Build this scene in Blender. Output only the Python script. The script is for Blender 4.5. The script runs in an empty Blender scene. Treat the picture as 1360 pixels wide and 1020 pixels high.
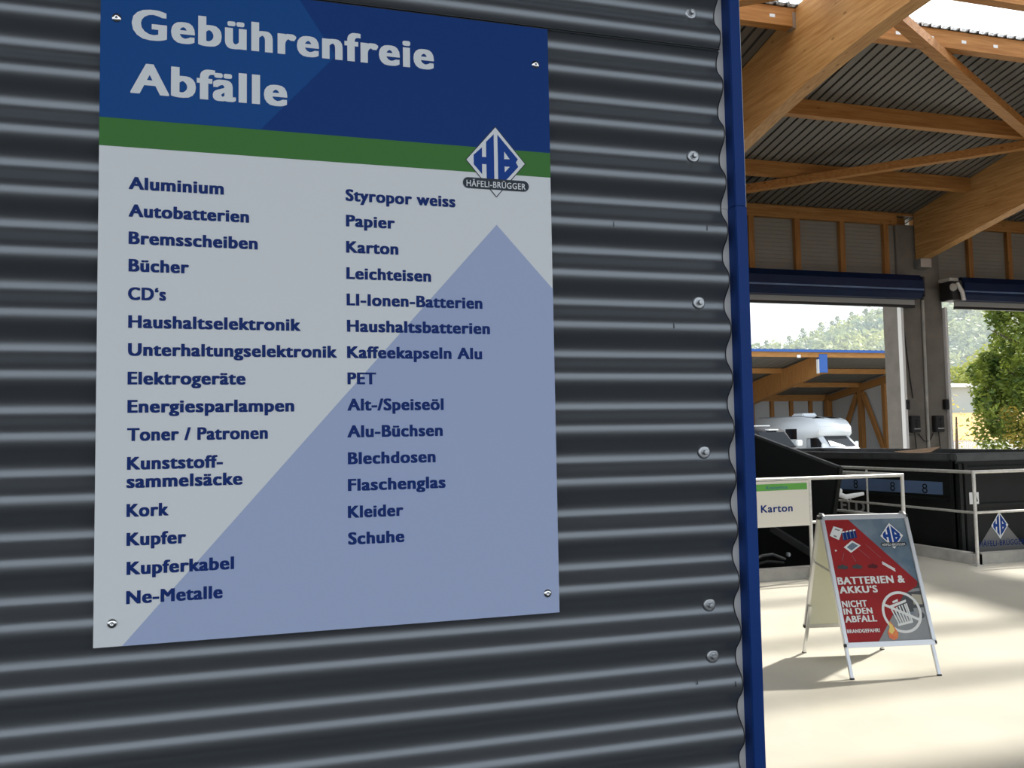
import bpy, bmesh, math, random
from math import sin, cos, pi, radians, hypot, floor as ffloor
from mathutils import Vector, Matrix, noise
random.seed(7)
S = bpy.context.scene
COL = S.collection

# ------------------------------------------------------------------ camera
CAM = Vector((0.0, -1.18, 1.62))
FPX = 1175.6
yaw, pitch, roll = radians(16.804), radians(3.593), radians(-1.003)
_f = Vector((sin(yaw) * cos(pitch), cos(yaw) * cos(pitch), sin(pitch)))
_r = Vector((cos(yaw), -sin(yaw), 0.0))
_u = _r.cross(_f)
_R = _r * cos(roll) + _u * sin(roll)
_U = _u * cos(roll) - _r * sin(roll)
cd = bpy.data.cameras.new('camera')
cam = bpy.data.objects.new('camera', cd)
COL.objects.link(cam)
cd.sensor_width = 36.0
cd.lens = FPX / 1360 * 36
cd.clip_start = 0.05
cd.clip_end = 2000
cam.matrix_world = Matrix(((_R.x, _U.x, -_f.x, CAM.x), (_R.y, _U.y, -_f.y, CAM.y), (_R.z, _U.z, -_f.z, CAM.z), (0, 0, 0, 1)))
S.camera = cam

# ------------------------------------------------------------------ sky, sun, exposure
SUN_EL, SUN_AZ = radians(43.5), radians(74)      # azimuth from +Y towards +X
w = bpy.data.worlds.new('sky')
S.world = w
w.use_nodes = True
nt = w.node_tree
nt.nodes.clear()
bg = nt.nodes.new('ShaderNodeBackground')            # bright white haze, slightly blue
bg.inputs['Color'].default_value = (0.84, 0.92, 1.0, 1)
bg.inputs['Strength'].default_value = 1.6
wo = nt.nodes.new('ShaderNodeOutputWorld')
nt.links.new(bg.outputs[0], wo.inputs[0])
sl = bpy.data.lights.new('sun', 'SUN')
sl.energy = 14.5
sl.angle = radians(2.4)
sl.color = (1.0, 0.95, 0.86)
so = bpy.data.objects.new('sun', sl)
COL.objects.link(so)
sdir = Vector((sin(SUN_AZ) * cos(SUN_EL), cos(SUN_AZ) * cos(SUN_EL), sin(SUN_EL)))
so.rotation_euler = sdir.to_track_quat('Z', 'Y').to_euler()
so.location = sdir * 60
S.view_settings.view_transform = 'Standard'
S.view_settings.look = 'None'
S.view_settings.gamma = 1.0
S.view_settings.exposure = 0.0
S.view_settings.use_curve_mapping = False

# ------------------------------------------------------------------ materials
MATS = {}
def mat(name, col, rough=0.6, metal=0.0, var=0.0, nscale=8.0, bump=0.0, bscale=60.0, spec=None, stretch=None, col2=None, coat=0.0):
    m = bpy.data.materials.new(name)
    m.use_nodes = True
    n = m.node_tree
    p = n.nodes['Principled BSDF']
    p.inputs['Base Color'].default_value = (*col, 1)
    p.inputs['Roughness'].default_value = rough
    p.inputs['Metallic'].default_value = metal
    if spec is not None:
        p.inputs['Specular IOR Level'].default_value = spec
    if coat:
        p.inputs['Coat Weight'].default_value = coat
        p.inputs['Coat Roughness'].default_value = 0.15
    tc = n.nodes.new('ShaderNodeTexCoord')
    mp = n.nodes.new('ShaderNodeMapping')
    n.links.new(tc.outputs['Object'], mp.inputs[0])
    if stretch:
        mp.inputs['Scale'].default_value = stretch
    if var > 0 or col2:
        nz = n.nodes.new('ShaderNodeTexNoise')
        nz.inputs['Scale'].default_value = nscale
        nz.inputs['Detail'].default_value = 6
        n.links.new(mp.outputs[0], nz.inputs['Vector'])
        cr = n.nodes.new('ShaderNodeValToRGB')
        cr.color_ramp.elements[0].position = 0.32
        cr.color_ramp.elements[1].position = 0.68
        c2 = col2 if col2 else tuple(c * (1 + var) for c in col)
        c1 = col if col2 else tuple(c * (1 - var) for c in col)
        cr.color_ramp.elements[0].color = (*c1, 1)
        cr.color_ramp.elements[1].color = (*c2, 1)
        n.links.new(nz.outputs['Fac'], cr.inputs[0])
        n.links.new(cr.outputs[0], p.inputs['Base Color'])
    if bump > 0:
        nb = n.nodes.new('ShaderNodeTexNoise')
        nb.inputs['Scale'].default_value = bscale
        nb.inputs['Detail'].default_value = 4
        n.links.new(mp.outputs[0], nb.inputs['Vector'])
        b = n.nodes.new('ShaderNodeBump')
        b.inputs['Strength'].default_value = bump
        b.inputs['Distance'].default_value = 0.01
        n.links.new(nb.outputs['Fac'], b.inputs['Height'])
        n.links.new(b.outputs[0], p.inputs['Normal'])
    MATS[name] = m
    return m

def wood_mat(name, light, dark, axis, lam=0.04):
    """laminated spruce: streaks along `axis`, lamella lines, knots"""
    m = bpy.data.materials.new(name)
    m.use_nodes = True
    n = m.node_tree
    L = n.links.new
    p = n.nodes['Principled BSDF']
    p.inputs['Roughness'].default_value = 0.55
    p.inputs['Specular IOR Level'].default_value = 0.18
    tc = n.nodes.new('ShaderNodeTexCoord')
    mp = n.nodes.new('ShaderNodeMapping')
    L(tc.outputs['Object'], mp.inputs[0])
    sc = [9.0, 9.0, 9.0]
    sc[axis] = 0.5
    mp.inputs['Scale'].default_value = sc
    nz = n.nodes.new('ShaderNodeTexNoise')
    nz.inputs['Scale'].default_value = 3.0
    nz.inputs['Detail'].default_value = 8
    nz.inputs['Roughness'].default_value = 0.6
    L(mp.outputs[0], nz.inputs['Vector'])
    cr = n.nodes.new('ShaderNodeValToRGB')
    cr.color_ramp.elements[0].position = 0.3
    cr.color_ramp.elements[1].position = 0.72
    cr.color_ramp.elements[0].color = (*dark, 1)
    cr.color_ramp.elements[1].color = (*light, 1)
    L(nz.outputs['Fac'], cr.inputs[0])
    mk = n.nodes.new('ShaderNodeMapping')
    sk = [5.5, 5.5, 5.5]
    sk[axis] = 2.2
    mk.inputs['Scale'].default_value = sk
    L(tc.outputs['Object'], mk.inputs[0])
    vo = n.nodes.new('ShaderNodeTexVoronoi')
    vo.inputs['Scale'].default_value = 1.0
    L(mk.outputs[0], vo.inputs['Vector'])
    kr = n.nodes.new('ShaderNodeValToRGB')
    kr.color_ramp.elements[0].position = 0.04
    kr.color_ramp.elements[1].position = 0.11
    kr.color_ramp.elements[0].color = (0.35, 0.28, 0.2, 1)
    kr.color_ramp.elements[1].color = (1, 1, 1, 1)
    L(vo.outputs['Distance'], kr.inputs[0])
    mx = n.nodes.new('ShaderNodeMixRGB')
    mx.blend_type = 'MULTIPLY'
    mx.inputs[0].default_value = 0.8
    L(cr.outputs[0], mx.inputs[1])
    L(kr.outputs[0], mx.inputs[2])
    L(mx.outputs[0], p.inputs['Base Color'])
    MATS[name] = m
    return m

M_sheet = mat('anthracite_sheet', (0.172, 0.185, 0.20), 0.33, 0.7, var=0.05, nscale=3, spec=0.6, bump=0.02, bscale=14, stretch=(0.6, 1, 6))
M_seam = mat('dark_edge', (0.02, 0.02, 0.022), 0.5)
M_backing = mat('pale_flashing', (0.62, 0.61, 0.59), 0.5, 0.0, var=0.06, nscale=4)
M_bluetrim = mat('blue_flashing', (0.008, 0.042, 0.20), 0.5, 0.0, spec=0.15, var=0.12, nscale=5, bump=0.05, bscale=25)
M_steel = mat('zinc_steel', (0.42, 0.43, 0.44), 0.36, 0.85, var=0.1, nscale=200)
M_rivet = mat('stainless', (0.75, 0.75, 0.76), 0.18, 1.0)
M_rubber = mat('rubber', (0.015, 0.015, 0.015), 0.7)
M_white = mat('sign_white', (0.79, 0.81, 0.82), 0.5, 0.0, spec=0.25)
M_alu = mat('sign_edge', (0.7, 0.71, 0.72), 0.4, 0.6)
M_navy = mat('print_navy', (0.008, 0.032, 0.175), 0.5, spec=0.12)
M_blue1 = mat('print_blue', (0.006, 0.045, 0.21), 0.5, spec=0.12)
M_blue2 = mat('print_blue_light', (0.008, 0.075, 0.28), 0.5, spec=0.12)
M_green = mat('print_green', (0.065, 0.21, 0.05), 0.5, spec=0.12)
M_lilac = mat('print_lilac', (0.42, 0.49, 0.70), 0.5, spec=0.12)
M_pwhite = mat('print_white', (0.80, 0.82, 0.83), 0.5, spec=0.12)
M_pgrey = mat('print_dark_grey', (0.045, 0.055, 0.07), 0.5, spec=0.12)
M_lblue = mat('logo_blue', (0.012, 0.06, 0.30), 0.5, spec=0.12)
M_floor = mat('floor_concrete', (0.53, 0.505, 0.43), 0.38, 0.0, var=0.09, nscale=0.9, bump=0.02, bscale=3, spec=0.5)
M_conc = mat('concrete', (0.17, 0.155, 0.135), 0.8, 0.0, var=0.16, nscale=2.5, bump=0.1, bscale=30)
M_conc_l = mat('concrete_curb', (0.40, 0.39, 0.36), 0.75, 0.0, var=0.2, nscale=4, bump=0.1, bscale=30)
M_asph = mat('asphalt', (0.06, 0.062, 0.065), 0.9, 0.0, var=0.2, nscale=2)
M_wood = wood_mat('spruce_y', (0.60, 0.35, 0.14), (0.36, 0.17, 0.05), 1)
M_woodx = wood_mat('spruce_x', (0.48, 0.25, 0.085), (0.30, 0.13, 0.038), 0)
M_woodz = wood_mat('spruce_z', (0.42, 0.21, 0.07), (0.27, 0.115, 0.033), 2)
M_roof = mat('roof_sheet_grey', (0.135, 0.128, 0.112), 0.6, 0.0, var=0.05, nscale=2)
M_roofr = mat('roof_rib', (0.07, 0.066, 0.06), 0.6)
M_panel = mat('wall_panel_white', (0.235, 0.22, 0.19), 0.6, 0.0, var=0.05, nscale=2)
M_navybox = mat('door_box_blue', (0.004, 0.014, 0.055), 0.4, 0.0, spec=0.2, var=0.1, nscale=2)
M_lintel = mat('door_slat_grey', (0.45, 0.43, 0.40), 0.5)
M_black = mat('black_plastic', (0.012, 0.012, 0.013), 0.5)
M_galv = mat('galvanised_tube', (0.62, 0.61, 0.58), 0.42, 0.55, var=0.1, nscale=20)
M_cont = mat('container_black', (0.007, 0.009, 0.0085), 0.5, 0.0, spec=0.25, var=0.25, nscale=3, bump=0.05, bscale=10)
M_contd = mat('hopper_black', (0.008, 0.009, 0.010), 0.5, 0.0, var=0.2, nscale=3)
M_contr = mat('container_rim', (0.05, 0.053, 0.055), 0.38, 0.0, var=0.25, nscale=6)
M_stripe = mat('reflective_blue', (0.12, 0.19, 0.34), 0.3, 0.2, var=0.1, nscale=2)
M_lett = mat('lettering_grey', (0.32, 0.32, 0.32), 0.5)
M_trian = mat('sticker_silver', (0.20, 0.20, 0.195), 0.45, 0.3)
M_card = mat('cardboard', (0.26, 0.17, 0.10), 0.85, 0.0, var=0.1, nscale=6)
M_board = mat('board_cream', (0.68, 0.66, 0.60), 0.5, 0.0)
M_bgreen = mat('board_green', (0.10, 0.36, 0.05), 0.5)
M_bteal = mat('board_teal_letters', (0.02, 0.14, 0.22), 0.5)
M_aluf = mat('anodised_aluminium', (0.66, 0.67, 0.69), 0.33, 0.75)
M_pred = mat('poster_red', (0.33, 0.018, 0.020), 0.4, 0.0, spec=0.2, var=0.10, nscale=5)
M_psky = mat('poster_sky', (0.08, 0.14, 0.21), 0.4, 0.0, nscale=5, col2=(0.24, 0.30, 0.36), spec=0.2)
M_pgnd = mat('poster_ground', (0.24, 0.25, 0.26), 0.3, 0.0, var=0.1, nscale=8, coat=0.3)
M_pdark = mat('poster_dark', (0.03, 0.032, 0.036), 0.3, coat=0.3)
M_pbeige = mat('poster_beige', (0.40, 0.36, 0.28), 0.3, coat=0.3)
M_porange = mat('poster_flame', (0.85, 0.33, 0.05), 0.3, 0.0, nscale=14, col2=(0.75, 0.10, 0.05))
M_pyellow = mat('poster_flame_yellow', (0.85, 0.62, 0.15), 0.3)
M_pback = mat('board_back', (0.62, 0.63, 0.52), 0.5)
M_glassd = mat('dark_glass', (0.010, 0.012, 0.016), 0.02, 0.0, spec=0.35)
M_camper = mat('camper_white', (0.72, 0.76, 0.80), 0.3, 0.0, coat=0.3)
M_camg = mat('camper_grey', (0.25, 0.26, 0.28), 0.4)
M_vand = mat('van_dark', (0.030, 0.031, 0.036), 0.9, spec=0.08)
M_vang = mat('van_glass', (0.010, 0.012, 0.016), 0.03, spec=0.12)
M_picket = mat('fence_white', (0.75, 0.75, 0.72), 0.6)
M_field = mat('field_ochre', (0.36, 0.19, 0.06), 0.9, 0.0, var=0.25, nscale=0.3)
M_grass = mat('grass', (0.30, 0.33, 0.10), 0.9, 0.0, var=0.3, nscale=0.15)
M_earth = mat('earth', (0.10, 0.072, 0.05), 0.9, 0.0, var=0.3, nscale=0.5)
M_hall_white = mat('far_roof_white', (0.8, 0.8, 0.8), 0.6)
M_hall_wall = mat('far_wall', (0.46, 0.46, 0.43), 0.7, 0.0, var=0.15, nscale=0.1)
M_bark = mat('bark', (0.10, 0.07, 0.045), 0.9, 0.0, var=0.3, nscale=6)

def leaf_mat(name, a, b, sc, hue2=None):
    m = mat(name, a, 0.6, 0.0, nscale=sc, col2=b)
    n = m.node_tree
    p = n.nodes['Principled BSDF']
    tr = n.nodes.new('ShaderNodeBsdfTranslucent')
    mx = n.nodes.new('ShaderNodeMixShader')
    mx.inputs[0].default_value = 0.35
    out = [x for x in n.nodes if x.type == 'OUTPUT_MATERIAL'][0]
    src = p.inputs['Base Color'].links[0].from_socket
    n.links.new(src, tr.inputs[0])
    n.links.new(p.outputs[0], mx.inputs[1])
    n.links.new(tr.outputs[0], mx.inputs[2])
    n.links.new(mx.outputs[0], out.inputs[0])
    return m
M_leaf = leaf_mat('leaf_green', (0.04, 0.09, 0.012), (0.30, 0.36, 0.05), 0.9)
M_leafy = leaf_mat('leaf_yellow', (0.22, 0.24, 0.04), (0.65, 0.45, 0.08), 0.8)
M_forest = leaf_mat('forest_leaf', (0.07, 0.13, 0.11), (0.34, 0.38, 0.13), 0.05)
M_bush = leaf_mat('bush_leaf', (0.28, 0.36, 0.10), (0.55, 0.55, 0.16), 0.2)

def glazing():
    m = bpy.data.materials.new('clear_corrugated_plastic')
    m.use_nodes = True
    n = m.node_tree
    n.nodes.clear()
    o = n.nodes.new('ShaderNodeOutputMaterial')
    t = n.nodes.new('ShaderNodeBsdfTransparent')
    d = n.nodes.new('ShaderNodeBsdfTranslucent')
    d.inputs[0].default_value = (0.95, 0.97, 1, 1)
    t.inputs[0].default_value = (0.97, 0.97, 0.97, 1)
    x = n.nodes.new('ShaderNodeMixShader')
    x.inputs[0].default_value = 0.34
    n.links.new(t.outputs[0], x.inputs[1])
    n.links.new(d.outputs[0], x.inputs[2])
    n.links.new(x.outputs[0], o.inputs[0])
    return m
M_glaze = glazing()

# ------------------------------------------------------------------ object helpers
def mesh_obj(name, verts, faces, m, parent=None, smooth=False, edges=()):
    me = bpy.data.meshes.new(name)
    me.from_pydata([tuple(v) for v in verts], edges, faces)
    me.update()
    if m:
        me.materials.append(m)
    if smooth:
        for p in me.polygons:
            p.use_smooth = True
    o = bpy.data.objects.new(name, me)
    COL.objects.link(o)
    if parent:
        o.parent = parent
    return o

class MB:
    """collects simple solids, builds ONE mesh object"""
    def __init__(s):
        s.v, s.f, s.mi, s.mats, s.sm = [], [], [], [], []
    def _m(s, m):
        if m not in s.mats:
            s.mats.append(m)
        return s.mats.index(m)
    def add(s, vs, fs, m=None, smooth=False):
        k = len(s.v)
        s.v += [tuple(v) for v in vs]
        i = s._m(m) if m else 0
        for f in fs:
            s.f.append([a + k for a in f])
            s.mi.append(i)
            s.sm.append(smooth)
        return s
    def box(s, x0, x1, y0, y1, z0, z1, m=None):
        v = [(x, y, z) for z in (z0, z1) for y in (y0, y1) for x in (x0, x1)]
        return s.add(v, [(0, 2, 3, 1), (4, 5, 7, 6), (0, 1, 5, 4), (2, 6, 7, 3), (0, 4, 6, 2), (1, 3, 7, 5)], m)
    def bbox(s, x0, x1, y0, y1, z0, z1, b=0.01, m=None):
        bm = bmesh.new()
        bmesh.ops.create_cube(bm, size=1)
        for v in bm.verts:
            v.co = Vector(((x0 + x1) / 2 + v.co.x * (x1 - x0), (y0 + y1) / 2 + v.co.y * (y1 - y0), (z0 + z1) / 2 + v.co.z * (z1 - z0)))
        bmesh.ops.bevel(bm, geom=bm.edges[:], offset=b, segments=2, affect='EDGES')
        bm.verts.index_update()
        s.add([v.co.copy() for v in bm.verts], [[v.index for v in f.verts] for f in bm.faces], m)
        bm.free()
        return s
    def beam(s, a, b, wd, ht, m=None, up=(0, 0, 1)):
        a, b = Vector(a), Vector(b)
        d = (b - a).normalized()
        sd = d.cross(Vector(up)).normalized()
        u = sd.cross(d).normalized()
        v = []
        for p in (a, b):
            for i, j in ((-1, -1), (1, -1), (1, 1), (-1, 1)):
                v.append(p + sd * i * wd / 2 + u * j * ht / 2)
        return s.add(v, [(3, 2, 1, 0), (4, 5, 6, 7), (0, 1, 5, 4), (1, 2, 6, 5), (2, 3, 7, 6), (3, 0, 4, 7)], m)
    def tube(s, pts, r, seg=10, m=None, caps=True):
        pts = [Vector(p) for p in pts]
        rings = []
        prev = None
        for i, p in enumerate(pts):
            d = (pts[min(i + 1, len(pts) - 1)] - pts[max(i - 1, 0)]).normalized()
            ref = prev if prev is not None else (Vector((0, 0, 1)) if abs(d.z) < 0.9 else Vector((1, 0, 0)))
            a = d.cross(ref).normalized()
            b = a.cross(d).normalized()
            prev = b
            rr = r[i] if isinstance(r, (list, tuple)) else r
            rings.append([p + (a * cos(2 * pi * k / seg) + b * sin(2 * pi * k / seg)) * rr for k in range(seg)])
        v = [q for rg in rings for q in rg]
        f = []
        for i in range(len(pts) - 1):
            for k in range(seg):
                k2 = (k + 1) % seg
                f.append((i * seg + k, i * seg + k2, (i + 1) * seg + k2, (i + 1) * seg + k))
        s.add(v, f, m, True)
        if caps:
            s.add(rings[0], [list(range(seg))[::-1]], m)
            s.add(rings[-1], [list(range(seg))], m)
        return s
    def lathe(s, c, axis, prof, seg=16, m=None, smooth=True):
        """prof: list of (r, h) along axis from c"""
        c, ax = Vector(c), Vector(axis).normalized()
        ref = Vector((0, 0, 1)) if abs(ax.z) < 0.9 else Vector((1, 0, 0))
        a = ax.cross(ref).normalized()
        b = ax.cross(a).normalized()
        v, f = [], []
        for r, h in prof:
            for k in range(seg):
                v.append(c + ax * h + (a * cos(2 * pi * k / seg) + b * sin(2 * pi * k / seg)) * r)
        for i in range(len(prof) - 1):
            for k in range(seg):
                k2 = (k + 1) % seg
                f.append((i * seg + k, i * seg + k2, (i + 1) * seg + k2, (i + 1) * seg + k))
        return s.add(v, f, m, smooth)
    def prism_x(s, poly, x0, x1, m=None):
        """poly in (y,z), extruded along x"""
        n = len(poly)
        v = [(x0, y, z) for y, z in poly] + [(x1, y, z) for y, z in poly]
        f = [list(range(n))[::-1], list(range(n, 2 * n))] + [(i, (i + 1) % n, (i + 1) % n + n, i + n) for i in range(n)]
        return s.add(v, f, m)
    def prism_y(s, poly, y0, y1, m=None):
        n = len(poly)
        v = [(x, y0, z) for x, z in poly] + [(x, y1, z) for x, z in poly]
        f = [list(range(n)), list(range(n, 2 * n))[::-1]] + [(i + n, (i + 1) % n + n, (i + 1) % n, i) for i in range(n)]
        return s.add(v, f, m)
    def build(s, name, m, parent=None, fix=True):
        mats = [x if x else m for x in (s.mats or [m])]
        me = bpy.data.meshes.new(name)
        me.from_pydata(s.v, [], s.f)
        for x in mats:
            me.materials.append(x)
        for i, p in enumerate(me.polygons):
            p.material_index = s.mi[i]
            p.use_smooth = s.sm[i]
        me.update()
        if fix:
            bm = bmesh.new()
            bm.from_mesh(me)
            bmesh.ops.recalc_face_normals(bm, faces=bm.faces)
            bm.to_mesh(me)
            bm.free()
        o = bpy.data.objects.new(name, me)
        COL.objects.link(o)
        if parent:
            o.parent = parent
        return o

def tag(o, label=None, cat=None, group=None, kind=None):
    if label: o['label'] = label
    if cat: o['category'] = cat
    if group: o['group'] = group
    if kind: o['kind'] = kind
    return o
def empty(name, loc=(0, 0, 0), rz=0.0):
    o = bpy.data.objects.new(name, None)
    o.empty_display_size = 0.1
    o.location = loc
    o.rotation_euler = (0, 0, rz)
    COL.objects.link(o)
    return o
def copy_tree(o, parent=None):
    c = o.copy()
    COL.objects.link(c)
    c.parent = parent
    for ch in list(o.children):
        copy_tree(ch, c)
    return c

class Frame:
    """a flat surface: origin, right, up; n points at the viewer"""
    def __init__(s, O, u, v):
        s.O, s.u, s.v = Vector(O), Vector(u).normalized(), Vector(v).normalized()
        s.n = s.u.cross(s.v)
    def p(s, x, y, d=0.0):
        return s.O + s.u * x + s.v * y + s.n * d

def poly(fr, pts, m, parent, name='print', d=0.0003):
    return mesh_obj(name, [fr.p(x, y, d) for x, y in pts], [list(range(len(pts)))], m, parent)
def polys(fr, plist, name, parent, d=0.0003):
    """several flat printed shapes with their own colours as one mesh: (pts, mat, extra depth)"""
    b = MB()
    for pts, m, e in plist:
        b.add([fr.p(x, y, d + e) for x, y in pts], [list(range(len(pts)))], m)
    return b.build(name, plist[0][1], parent, fix=False)
def circle(cx, cy, r, n=24, ry=None):
    return [(cx + r * cos(2 * pi * k / n), cy + (ry or r) * sin(2 * pi * k / n)) for k in range(n)]
def ring_faces(fr, b, cx, cy, r0, r1, m, d, n=40):
    v = [fr.p(cx + r * cos(2 * pi * k / n), cy + r * sin(2 * pi * k / n), d) for r in (r0, r1) for k in range(n)]
    b.add(v, [(k, (k + 1) % n, n + (k + 1) % n, n + k) for k in range(n)], m)

_dg = bpy.context.evaluated_depsgraph_get
_CAPH = [None]
def text_mesh(s, spacing=1.0):
    c = bpy.data.curves.new('txt', 'FONT')
    c.body = s
    c.size = 1.0
    c.space_character = spacing
    c.resolution_u = 4
    o = bpy.data.objects.new('txt', c)
    COL.objects.link(o)
    dg = _dg()
    dg.update()
    me = bpy.data.meshes.new_from_object(o.evaluated_get(dg), depsgraph=dg)
    vs = [(v.co.x, v.co.y) for v in me.vertices]
    fs = [list(p.vertices) for p in me.polygons]
    bpy.data.objects.remove(o)
    bpy.data.curves.remove(c)
    bpy.data.meshes.remove(me)
    return vs, fs
def lettering(fr, s, x0, y0, x1, cap, m, parent, bold=0.030, boldy=0.016, d=0.0006, y1=None, name='lettering', spacing=1.10):
    """one printed line: left end, baseline, right end, capital height"""
    if _CAPH[0] is None:
        hv, _ = text_mesh('H')
        _CAPH[0] = max(v[1] for v in hv)
    vs, fs = text_mesh(s, spacing)
    xh = 0.449                               # raise the small letters a little, as in the sign's typeface
    vs = [(x, (y * 1.15 if 0 <= y <= xh else (y + xh * 0.15 if y > xh else y))) for x, y in vs]
    xa, xb = min(v[0] for v in vs), max(v[0] for v in vs)
    sy = cap / (_CAPH[0] + xh * 0.15 + 2 * boldy)
    sx = (x1 - x0) / (xb - xa + 2 * bold)
    slope = 0 if y1 is None else (y1 - y0) / (x1 - x0)
    b = MB()
    offs = [(0, 0)]
    if bold:
        offs += [(bold * i, boldy * j) for i in (-1, -0.5, 0, 0.5, 1) for j in (-1, 1)] + [(-bold, 0), (bold, 0)]
    for k, (ox, oy) in enumerate(offs):
        vv = []
        for x, y in vs:
            X = (x - xa + bold + ox) * sx
            vv.append(fr.p(x0 + X, y0 + (y + oy + boldy) * sy + slope * X, d + k * 0.00001))
        b.add(vv, fs, m)
    return b.build(name, m, parent, fix=False)

def logo(fr, cx, cy, hw, hh, parent, small=False, pill=True, shear=0.0):
    """blue H B letters in a white diamond with a dark outline and a name bar"""
    def T(l):
        return [(cx + x * hw / 0.86, cy + y * hh + shear * x * hw) for x, y in l]
    dia = [(0, 1), (0.86, 0), (0, -1), (-0.86, 0)]
    H = [(-0.05, 0.77), (-0.05, -0.70), (-0.271, -0.47), (-0.27, -0.09), (-0.394, -0.09), (-0.395, -0.376), (-0.63, -0.115), (-0.63, 0.149), (-0.389, 0.377), (-0.39, 0.11), (-0.275, 0.11), (-0.272, 0.535)]
    B = [(0.054, 0.769), (0.635, 0.115), (0.575, 0.024), (0.643, -0.098), (0.356, -0.42), (0.058, -0.72)]
    pl = [(T(dia), M_pgrey, 0), (T([(x * 0.965, y * 0.965) for x, y in dia]), M_pwhite, 0.0001),
          (T(H), M_lblue, 0.0002), (T(B), M_lblue, 0.0002),
          (T([(0.242, 0.304), (0.394, 0.1), (0.237, 0.09)]), M_pwhite, 0.0003),
          (T([(0.245, -0.115), (0.395, -0.113), (0.252, -0.278)]), M_pwhite, 0.0003)]
    if pill:
        pts = []
        for k in range(9):
            a = -pi / 2 + pi * k / 8
            pts.append((0.79 + 0.15 * cos(a), -0.635 + 0.15 * sin(a)))
        for k in range(9):
            a = pi / 2 + pi * k / 8
            pts.append((-0.79 + 0.15 * cos(a), -0.635 + 0.15 * sin(a)))
        pl.append((T(pts), M_pgrey, 0.0004))
    o = polys(fr, pl, 'logo', parent, 0.0006)
    if pill:
        a = T([(-0.84, -0.735)])[0]
        b_ = T([(0.84, -0.735)])[0]
        lettering(fr, 'HÄFELI-BRÜGGER', a[0], a[1], b_[0], 0.17 * hh, M_pwhite, parent, 0.014, 0.008, 0.0012, y1=b_[1])
    return o

# ================================================================== SETTING
# ---- ground and floor (the platform has two recesses for the containers)
fl = MB()
fl.box(-14, 34, 0.15, 7.5, -0.3, 0.0)
fl.box(7.34, 8.48, 7.5, 15.4, -0.3, 0.0)
fl.box(-14, 2.6, 7.5, 15.4, -0.3, 0.0)
fl.box(11.4, 34, 7.5, 15.4, -0.3, 0.0)
fl.box(8.48, 11.4, 7.5, 7.62, -0.3, 0.0)
tag(fl.build('floor', M_floor), kind='structure')
tag(MB().box(-14, 34, 7.5, 26, -1.45, -1.3).build('floor_recess', M_conc), kind='structure')
tag(MB().box(-60, 80, -60, 0.15, -0.4, -0.02).build('ground_yard', M_asph), kind='structure')

cu = MB()
for x0, x1, y0, y1 in ((2.6, 7.34, 7.5, 7.62), (7.2, 7.34, 7.5, 15.3), (8.50, 11.4, 7.62, 7.74), (8.48, 8.62, 7.62, 15.3)):
    cu.bbox(x0, x1, y0, y1, -1.3, 0.135, 0.012)
tag(cu.build('trim_1', M_conc_l), kind='structure')

# ---- sign wall: corrugated sheets, flashing, screws
PITCH, CREST0, YC, AMP = 0.07585, 1.9343, 0.004, 0.0092
wall = empty('wall_front', (0, 0, 0))
tag(wall, kind='structure')
def wave_sheet(z0, z1, yoff, x0=-2.2, x1=0.706):
    n = int((z1 - z0) / PITCH * 20)
    vs, fs = [], []
    for lay in (0, 1):
        for i in range(n + 1):
            z = z0 + (z1 - z0) * i / n
            c_ = cos(2 * pi * (z - CREST0) / PITCH)
            y = YC + AMP + yoff - AMP * (1.22 * c_ - 0.22 * c_ ** 3) + lay * 0.0012
            for x in (x0, x1):
                vs.append((x, y, z))
    N = (n + 1) * 2
    for i in range(n):
        a = i * 2
        fs.append((a, a + 1, a + 3, a + 2))
        fs.append((N + a, N + a + 2, N + a + 3, N + a + 1))
    k0 = len(vs)
    for i in range(n + 1):
        vs += [vs[i * 2 + 1], vs[N + i * 2 + 1]]
    for i in range(n):
        a = k0 + i * 2
        fs.append((a, a + 1, a + 3, a + 2))
    k1 = len(vs)
    vs += [vs[0], vs[N], vs[N + 1], vs[1]]
    fs.append((k1, k1 + 1, k1 + 2, k1 + 3))
    o = mesh_obj('corrugated_sheet', vs, fs, M_sheet, wall, True)
    me = o.data
    me.materials.append(M_seam)
    for p in me.polygons:
        if abs(p.normal.x) > 0.9 or abs(p.normal.z) > 0.98:
            p.material_index = 1
            p.use_smooth = False
    return o
def edge_shadow(z0, z1, yoff, x):  # dark strip standing in for the shadow line at the sheet's edge
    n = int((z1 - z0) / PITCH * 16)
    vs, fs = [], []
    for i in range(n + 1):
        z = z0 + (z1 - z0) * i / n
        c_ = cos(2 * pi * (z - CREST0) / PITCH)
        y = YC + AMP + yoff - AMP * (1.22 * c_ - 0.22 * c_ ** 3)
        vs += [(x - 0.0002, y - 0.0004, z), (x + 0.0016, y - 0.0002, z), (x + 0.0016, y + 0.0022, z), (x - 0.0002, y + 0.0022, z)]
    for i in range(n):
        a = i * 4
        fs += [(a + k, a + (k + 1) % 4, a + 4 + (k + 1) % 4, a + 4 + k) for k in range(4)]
    mesh_obj('edge_shadow', vs, fs, M_seam, wall)
edge_shadow(0.0, 2.218, 0.0, 0.706)
edge_shadow(2.219, 4.6, -0.0016, 0.7035)
wave_sheet(0.0, 2.235, 0.0)
wave_sheet(2.2185, 4.6, -0.0016, x1=0.7035)
MB().box(-2.2, 0.7035, 0.0035, 0.0062, 2.2178, 2.2186).build('lap_edge', M_seam, wall)
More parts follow.
